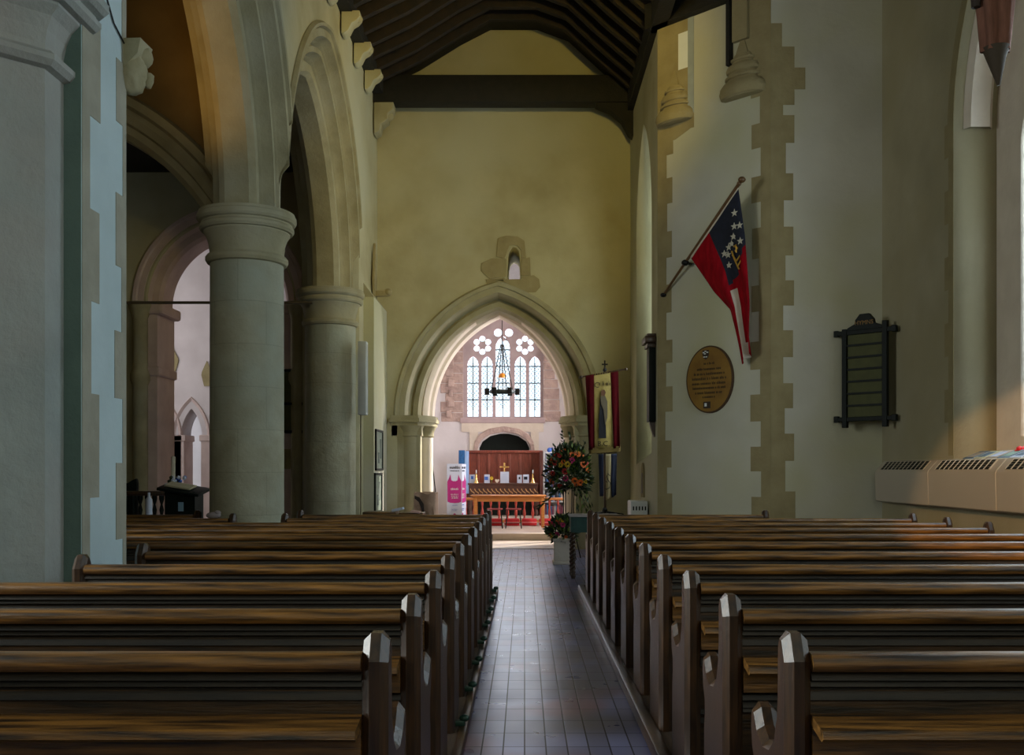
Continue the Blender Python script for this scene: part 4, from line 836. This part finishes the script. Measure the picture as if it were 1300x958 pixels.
# reredos, altar and what stands on it
Yr=25.7; sR=Yr/F
def rx(px,Y=Yr): return (px-CX)*Y/F
def rz_(py,Y=Yr): return CH+(CY-py)*Y/F
o=thing('reredos',(rx(640),Yr,.28),'red brown panelled wooden screen behind the altar','screen')
cx=rx(640); z0=.28; s=MB(); s.box(rx(593)-cx,rx(688)-cx,0,.05,0,rz_(574)-z0); s.build('back_boards',REDW,o,smooth=0)
s=MB(); s.box(rx(592)-cx,rx(689)-cx,-.06,.07,rz_(575)-z0,rz_(571.5)-z0,bev=.01); s.box(rx(592)-cx,rx(689)-cx,-.03,.05,0,.12); s.build('cornice',REDW,o)
for k in range(8):
    x=rx(594+k*13.2)-cx; MB().box(x-.035,x+.035,-.03,.0,.0,rz_(576)-z0,bev=.008).build('stile',REDW,o)
MB().box(rx(685)-cx,rx(689)-cx,-.55,.0,.0,rz_(573)-z0).build('side_panel',mat('dark red wood',(.10,.03,.02)),o,smooth=0)
Ya=25.0; cx=rx(638,Ya)
o=thing('altar',(cx,Ya,.28),'dark carved wooden altar table below the panelled screen','altar')
top=rz_(613,Ya)-.28
MB().box(rx(594,Ya)-cx,rx(683,Ya)-cx,-.05,.6,top-.04,top,bev=.008).build('altar_top',mat('dark altar wood',(.09,.03,.02),(.05,.02,.012),.4,6),o)
MB().box(rx(596,Ya)-cx,rx(682,Ya)-cx,-.02,.03,.5,top-.04).build('carved_frieze',MATS['dark altar wood'],o,smooth=0)
s=MB(); x=rx(597,Ya)-cx
while x<rx(681,Ya)-cx: s.tube([(x,-.03,top-.14),(x+.03,-.035,top-.2),(x+.09,-.03,top-.235),(x+.10,-.035,top-.26)],.014,6); x+=.105
s.build('gilt_scrolls',mat('gilt brown carving',(.40,.22,.09)),o)
for px in (597,681): MB().lathe([(.05,0),(.05,.1),(.035,.14),(.07,.3),(.04,.48),(.05,.55)],rx(px,Ya)-cx,.02,0,n=12).build('leg',MATS['dark altar wood'],o)
MB().box(rx(599,Ya)-cx,rx(679,Ya)-cx,.3,.34,0,.55).build('lower_panel',BLK,o,smooth=0)
zt=.28+top
def card(px0,px1,py,lb,mark,c=BLUE,nm='greeting_card',tilt=.12):
    x0,x1=rx(px0,Ya),rx(px1,Ya); h=rz_(py,Ya)-zt; o=thing(nm,((x0+x1)/2,Ya+.12,zt),lb,'card'); w=(x1-x0)/2
    M=Matrix.Rotation(-tilt,4,'X'); MB().box(-w,w,0,.012,0,h,M).build('card',PAPER,o,smooth=0); s=MB(); mark(s,w,h,M); s.build('print',c,o,smooth=0)
card(595.5,602.5,602,'white card with a small blue picture, leftmost on the altar',lambda s,w,h,M:s.box(-w*.4,w*.5,-.004,0,h*.45,h*.8,M))
card(614.5,621.5,602,'white card with a blue picture left of the sunflower',lambda s,w,h,M:s.box(-w*.9,w*.4,-.004,0,h*.35,h*.75,M))
card(635,646,598.5,'large pale blue notice below the altar cross',lambda s,w,h,M:[s.box(-w*.6,w*.6,-.004,0,h*(.7-.13*k),h*(.73-.13*k),M) for k in range(4)],mat('faint grey print',(.45,.5,.65)))
card(656.5,662.5,602.5,'narrow white card, left one of the pair near the right candlestick',lambda s,w,h,M:s.box(-w*.35,w*.3,-.004,0,h*.45,h*.75,M),NAVY)
card(664,671.5,602,'white card, right one of the pair near the right candlestick',lambda s,w,h,M:s.box(-w*.7,w*.5,-.004,0,h*.4,h*.75,M),NAVY)
for px,lb in ((604.5,'brass altar candlestick with white candle on the left'),(676.5,'brass altar candlestick with white candle on the right')):
    o=thing('candlestick',(rx(px,Ya),Ya+.05,zt),lb,'candlestick')
    MB().lathe([(.065,0),(.065,.012),(.045,.04),(.03,.09),(.016,.15),(.02,.17),(.012,.19),(.013,.22),(.035,.235),(.012,.24)],n=16).build('stick',BRASS,o); MB().lathe([(.011,.235),(.011,.31),(.003,.33)],n=8).build('candle',WHITE,o)
o=thing('altar_cross',(rx(640,Ya),Ya+.22,zt),'gold cross standing behind the pale notice on the altar','cross')
hz=rz_(587,Ya)-zt; s=MB(); s.box(-.018,.018,-.01,.01,.05,hz,bev=.003); s.box(-.115,.115,-.01,.01,hz-.125,hz-.09,bev=.003); s.build('cross',BRASS,o); MB().box(-.08,.08,-.06,.06,0,.05,bev=.005).build('foot',BRASS,o)
o=thing('sunflower',(rx(624,Ya),Ya+.08,zt),'small yellow sunflower on the altar','flower'); s=MB(); s.tube([(0,0,0),(0,0,.12)],.008); s.build('stem',LEAFL,o); bloom(o,Vector((0,-.02,.12)),.05,YELF,Vector((0,-1,.1)))
o=thing('heart_ornament',(rx(631,Ya),Ya+.08,zt),'small pale heart on the altar between sunflower and notice','ornament'); s=MB(); s.prism([(0,0),(.05,.05),(.05,.085),(.03,.10),(0,.08),(-.03,.10),(-.05,.085),(-.05,.05)],-.01,.01); s.build('heart',STC,o)
# communion rail, kneelers, table, bookcase
Yc=23.5
o=thing('communion_rail',(rx(655,Yc),Yc,.15),'orange wooden communion rail with red lit turned balusters','rail'); cx=rx(655,Yc); tz=rz_(632,Yc)-.15
MB().box(rx(589,Yc)-cx,rx(721,Yc)-cx,-.05,.05,tz-.05,tz+.01,bev=.01).build('handrail',ORW,o); MB().box(rx(589,Yc)-cx,rx(721,Yc)-cx,-.03,.03,.05,.10).build('bottom_rail',ORW,o,smooth=0)
BAL=mat('red stained baluster',(.42,.06,.035),(.3,.04,.03),.35,8,bump=0)  # red light on the balusters is put into their colour
x=rx(591,Yc)-cx; k=0
while x<rx(720,Yc)-cx:
    MB().lathe([(.03,.0),(.03,.14),(.018,.17),(.038,.24),(.03,.32),(.017,.38),(.017,.42),(.028,.48),(.03,.52),(.03,tz-.05)],x,0,0,n=10).build('baluster',BAL,o); x+=.195
for k in range(4):
    o=thing('red_kneeler',(rx(628+k*22,23.0),23.0,.15),['red kneeler at the communion rail, leftmost','red kneeler at the communion rail, second from left','red kneeler at the communion rail, third from left','red kneeler at the communion rail, rightmost'][k],'kneeler',group='red kneelers'); MB().box(-.17,.17,-.11,.11,0,.16,bev=.03).build('cushion',REDP,o); MB().box(-.172,.172,-.112,.112,.07,.085,bev=.003).build('piping',mat('pinkish piping',(.7,.3,.3)),o)
Yt=22.4
o=thing('communion_table',(rx(646,Yt),Yt,.15),'long light orange wooden table in front of the communion rail','table'); cx=rx(646,Yt); tz=rz_(628,Yt)-.15
MB().box(rx(598,Yt)-cx,rx(693,Yt)-cx,-.28,.28,tz-.03,tz,bev=.006).build('table_top',ORW,o); MB().box(rx(601,Yt)-cx,rx(690,Yt)-cx,-.24,.24,tz-.14,tz-.03).build('apron',ORW,o,smooth=0)
for px in (604,689):
    for yy in (-.22,.22): MB().box(rx(px,Yt)-cx-.035,rx(px,Yt)-cx+.035,yy-.03,yy+.03,0,tz-.03,bev=.005).build('leg',ORW,o)
for k,px in enumerate((628,652)):
    o=thing('folding_stool',(rx(px,21.9),21.9,.15),['thin legged dark stool before the table, left one','thin legged dark stool before the table, right one'][k],'stool'); 
    for a in (-1,1):
        for yy in (-.12,.12): MB().tube([(a*.17,yy,0),(a*.13,yy,.40)],.012,6).build('leg',IRON,o)
    MB().tube([(-.16,-.12,.12),(.16,-.12,.12)],.008,6).build('stretcher',IRON,o); MB().box(-.17,.17,-.15,.15,.40,.43,bev=.01).build('seat',mat('dark red seat',(.2,.03,.03)),o)
Yk=25.3
o=thing('bookcase',(rx(706,Yk),Yk,.28),'white bookcase full of books right of the altar behind the flowers','bookcase'); cx=rx(706,Yk); h=rz_(574,Yk)-.28; w=rx(722,Yk)-cx
s=MB(); s.box(-w,-w+.025,-.14,.14,0,h); s.box(w-.025,w,-.14,.14,0,h); s.box(-w,w,.12,.14,0,h)
SH=[.0,.33,.66,.99,1.32,h-.02]
for z in SH: s.box(-w,w,-.14,.14,z,z+.02)
s.build('carcass',WHITE,o,smooth=0)
bc_=[mat('book cloth %d'%i,c) for i,c in enumerate(((.03,.05,.12),(.30,.32,.42),(.10,.12,.16),(.05,.16,.35),(.5,.5,.48),(.02,.02,.03),(.20,.06,.10)))]
CW=['navy','pale grey','charcoal','blue','off white','black','plum']
NTH=['first']+['second','third','fourth','fifth','sixth','seventh','eighth','ninth','tenth','eleventh','twelfth','thirteenth','fourteenth','fifteenth','sixteenth','seventeenth','eighteenth','nineteenth','twentieth','twenty-first','twenty-second']
WH=['bottom shelf','second shelf up','third shelf up','fourth shelf up','top shelf']
for r_ in range(5):
    x=-w+.04; n=0
    while x<w-.07:
        t=rnd.uniform(.03,.055); i=rnd.randrange(7); hh=rnd.uniform(.2,.28); x+=t/2
        bo=MB().box(-t/2,t/2,-.09,.09,0,hh,bev=.003).build('book',bc_[i],None); bo.location=(cx+x,Yk-.02,.28+SH[r_]+.02); x+=t/2+.003
        tag(bo,'%s book, %s from the left, %s of the white bookcase'%(CW[i],NTH[n],WH[r_]),'book','books in the white bookcase'); n+=1
o=thing('blue_ornament',(cx-.17,Yk,.28+h),'blue ornament on top of the bookcase beside the flowers','ornament'); s=MB(); s.ball((0,0,.06),.06); s.ball((.07,0,.09),.035); s.build('body',BLUE,o)
# corona chandelier
Yh=22.0; zc=rz_(497,Yh)
o=thing('ring_chandelier',(rx(637.5,Yh),Yh,zc),'dark iron ring chandelier on chains before the east window','chandelier')
s=MB(); s.lathe([(.27,-.03),(.27,.03),(.255,.03),(.255,-.03)],n=40); s.build('ring',mat('grey iron',(.09,.11,.11),(.03,.04,.04),.5,8),o)
for a in (0,1,2,3,4,5):
    A=a*PI/3; x,y=.33*math.cos(A),.33*math.sin(A); s=MB(); s.box(x-.05,x+.05,y-.05,y+.05,-.07,.07,bev=.005); s.tube([(x*.75,y*.75,0),(x,y,0)],.012); s.build('lantern',IRON,o)
s=MB(); zt_=rz_(437,Yh)-zc
for a in (0,1,2,3): A=a*PI/2+.4; s.tube([(.25*math.cos(A),.25*math.sin(A),.03),(.03*math.cos(A),.03*math.sin(A),zt_)],.011,5)
s.tube([(0,0,zt_),(0,0,8.39-zc)],.008,5); s.build('chains',IRON,o)
s=MB(); s.lathe([(.085,.30),(.08,.34),(.05,.39),(.01,.41)],n=16); s.build('amber_shade',mat('amber glass',(.7,.28,.03),(.6,.2,.02),.3,5,bump=0),o)
MB().tube([(0,0,.4),(0,0,zt_)],.005,5).build('shade_chain',IRON,o)
# ---------------------------------------------------------------- left aisle furniture
Yv=15.0
o=thing('oak_screen',(W(190,640,Yv).x,Yv,0),'low carved dark oak screen with open arcading in the left aisle','screen'); cx=W(190,640,Yv).x
x0=W(120,640,Yv).x-cx; x1=W(222,640,Yv).x-cx; zt_=W(0,623,Yv).z
MB().box(x0,x1,-.05,.05,zt_-.07,zt_,bev=.01).build('top_rail',OAKV,o); MB().box(x0,x1,-.03,.03,0,zt_-.45).build('lower_panel',BLK,o,smooth=0)
x=x0+.05
while x<x1:
    MB().lathe([(.03,zt_-.45),(.015,zt_-.38),(.035,zt_-.28),(.015,zt_-.2),(.04,zt_-.12),(.04,zt_-.07)],x,0,0,n=8).build('baluster',BLK,o); x+=.105
o=thing('white_bottle',(W(189,650,14.7).x,14.7,0.0),'white bottle shape in front of the carved oak screen','bottle'); s=MB(); s.lathe([(.05,.60),(.05,.98),(.02,1.02),(.02,1.08)],n=12); s.build('bottle',PAPER,o); MB().box(-.15,.15,-.1,.1,0,.60).build('stand',BLK,o,smooth=0)
Yl=13.6; lx=W(234,620,Yl).x
o=thing('lectern',(lx,Yl,0),'dark wooden reading desk with a sloping top in the left aisle','lectern')
MB().box(-.20,.20,-.18,.18,0,1.12).build('body',BLK,o,smooth=0); MB().box(-.28,.28,-.26,.24,1.13,1.17,Matrix.Translation((0,0,1.15))@Matrix.Rotation(.16,4,'Y')@Matrix.Rotation(.15,4,'X')@Matrix.Translation((0,0,-1.15)),bev=.008).build('sloping_top',BLK,o)
MB().box(-.02,.05,-.187,-.18,.86,.98).build('notice',mat('blue grey notice',(.25,.4,.5)),o,smooth=0)
bo=thing('open_book',(lx-.03,Yl-.03,1.185),'open pale book on the reading desk in the left aisle','book'); MB().box(-.18,.16,-.14,.14,0,.02,Matrix.Rotation(.16,4,'Y')@Matrix.Rotation(.15,4,'X')).build('pages',mat('aged paper',(.42,.38,.25)),bo,smooth=0)
o=thing('flower_arrangement',(W(224,610,14.1).x,14.1,0),'small blue white flower arrangement behind the reading desk','flower arrangement'); s=MB()
for k in range(26): s.m(rnd.choice([PAPER,BLUE,LEAF])); s.ball((rnd.uniform(-.14,.14),rnd.uniform(-.1,.1),1.22+rnd.uniform(-.07,.09)),.03,sub=1)
s.build('blossoms',None,o); MB().lathe([(.12,0),(.04,.05),(.03,1.0),(.10,1.15)],n=12).build('pedestal',BLK,o)
o=thing('tall_candle',(W(220,600,16.5).x,16.5,0),'tall white candle on a dark stand in the left aisle','candle'); MB().lathe([(.035,1.12),(.035,1.62),(.01,1.64)],n=12).build('candle',mat('wax',(.75,.72,.6)),o); MB().lathe([(.16,0),(.15,.04),(.03,.1),(.025,1.05),(.07,1.12)],n=12).build('stand',OAKV,o)
o=thing('carved_bench_end',(W(163,615,16.2).x,16.2,0),'carved dark bench with scrolled top behind the oak screen','bench'); s=MB(); s.prism([(-.3,0),(.16,0),(.16,1.2),(.14,1.28),(.06,1.24),(-.02,1.19),(-.1,1.24),(-.18,1.28),(-.3,1.2)],-.04,.04); s.build('carved_back',BLK,o,smooth=0,bev=.02); MB().box(-.3,.16,-.5,-.04,.4,.45).build('seat',OAKD,o,smooth=0)
o=thing('grey_pew_cushion',(W(271,655,YP[9]).x+.0,YP[9]-.0,.915),'small grey cloth bundle lying on the left aisle pew end','cloth'); s=MB(); s.ball((0,0,.03),.06,1.3,.6,.6); s.ball((.04,0,.055),.035,1,.8,.8); s.build('bundle',mat('grey brown cloth',(.22,.18,.17)),o)
o=thing('corbel_head',(XL,6.62,3.90),'weathered carved head stop on the corner of the left foreground wall','carving'); s=MB(); s.ball((.02,.03,.12),.12,.8,.9,1.3,4); s.ball((.08,.06,.22),.07,1,1,1,2); s.ball((.10,.08,.08),.045,1,1,1.2,2); s.prism([(0,.30),(.12,.30),(.10,.2),(0,.1)],-.08,.12,axis='y')
q=s.build('carved_head',ST,o); dm=q.modifiers.new('d','DISPLACE'); tx=bpy.data.textures.new('n','CLOUDS'); tx.noise_scale=.06; dm.texture=tx; dm.strength=.04
o=thing('wall_cable',(XL+.01,6.0,4.2),'thin dark cable sagging across the top of the left foreground wall','cable'); MB().tube([(0,-.02,.42),(.0,.18,.22),(0,.38,.02),(0,.58,-.05)],.006,6).build('cable',IRON,o)
# ---------------------------------------------------------------- lights
def area(n,loc,rot,sx,sy,p,c,spread=PI):
    l=bpy.data.lights.new(n,'AREA'); l.shape='RECTANGLE'; l.size=sx; l.size_y=sy; l.energy=p; l.color=c; l.spread=spread; o=bpy.data.objects.new(n,l); C.objects.link(o); o.location=loc; o.rotation_euler=rot; return o
SKY=(.80,.93,1.0)
area('sky_south_front',(XS+.9,9.12,3.9),(0,PI/2,0),5.4,3.6,560,SKY)
area('sky_south_back',(XS+.9,3.3,3.9),(0,PI/2,0),5.4,3.6,200,(.74,.92,1.0))
area('sky_recess',(XR+.85,16,4.2),(0,PI/2,0),5,2,105,(.95,.95,.80))
area('sky_east',(ex(638),YE+.7,4.1),(-PI/2,0,0),2.2,2.8,260,(.94,.94,1.0))
area('sky_chancel',(XCR+.7,21.3,3.2),(0,PI/2,0),3.6,1.8,620,(1.0,.92,.93))
area('sky_chancel_sanctuary',(XCR+.7,24.6,3.2),(0,PI/2,0),2.6,.9,260,(1.0,.92,.93))
area('sky_chapel',(-9.3,21.2,4.3),(0,-PI/2,0),3.2,3.0,75,(1.0,.93,.93))
area('sky_aisle_near',(-8.2,3.4,3.6),(0,-PI/2,0),3,4,560,(.88,.93,.90),1.9)  # added fill lamp inside the aisle, no window here; brightens the right walls
area('sky_west',(1.0,-3.0,5.0),(PI/2,0,0),3.5,4.5,125,(.97,.98,.84))  # added fill lamp before the solid back wall; brightens columns and pews
def spot(n,loc,tgt,p,c,ang,bl_=.8,r=.15):
    l=bpy.data.lights.new(n,'SPOT'); l.energy=p; l.color=c; l.spot_size=ang; l.spot_blend=bl_; l.shadow_soft_size=r; o=bpy.data.objects.new(n,l); C.objects.link(o); o.location=loc; o.rotation_euler=(Vector(tgt)-Vector(loc)).to_track_quat('-Z','Y').to_euler()
spot('floodlight_nave',(1.5,9.5,7.2),(-1.0,18,7.0),620,(1,.72,.13),1.25)
spot('floodlight_canted_wall',(-2.2,8.0,6.9),(2.6,13.6,6.2),60,(1,.78,.30),1.0)  # added warm fill spot without a fitting; brightens the canted wall
spot('floodlight_aisle',(-4.2,8.2,5.0),(-5.5,11.7,6.6),16,(1,.62,.22),1.7)
sd=Vector((.8,.6,.60)).normalized(); tg=Vector((XCR,21.3,3.4))
spot('sun_chancel',tg+sd*16,tg,60000,(1,.90,.78),.30,.1,.06)
spot('sun_west',(-1.6,-2.6,3.6),(4.5,8.6,1.15),4500,(1,.60,.27),.21,.2,.05)
spot('floodlight_arch',(-4.5,9.3,4.3),(-3.3,10.5,6.0),85,(1,.52,.09),1.3)
spot('floodlight_arcade',(1.5,10.5,7.2),(-2.8,14.2,5.8),190,(1,.72,.14),1.3)
w=bpy.data.worlds.new('World'); bpy.context.scene.world=w; w.use_nodes=True; bg=w.node_tree.nodes['Background']; bg.inputs[0].default_value=(.85,.93,1,1); bg.inputs[1].default_value=3.0
# ---------------------------------------------------------------- camera
cd=bpy.data.cameras.new('Camera'); cd.sensor_width=36; cd.lens=36*F/1300; cd.shift_x=-(CX-650)/1300; cd.shift_y=(CY-479)/1300; cd.clip_start=.05
co=bpy.data.objects.new('Camera',cd); C.objects.link(co); co.location=(0,0,CH); co.rotation_euler=(PI/2,0,0); sc=bpy.context.scene; sc.camera=co
sc.view_settings.view_transform='Standard'; sc.view_settings.look='None'; sc.view_settings.gamma=1; sc.view_settings.exposure=-.36; sc.view_settings.use_curve_mapping=False
sc.cycles.max_bounces=8; sc.cycles.diffuse_bounces=4; sc.cycles.glossy_bounces=3; sc.cycles.sample_clamp_indirect=4; sc.cycles.use_denoising=True; sc.cycles.transparent_max_bounces=12
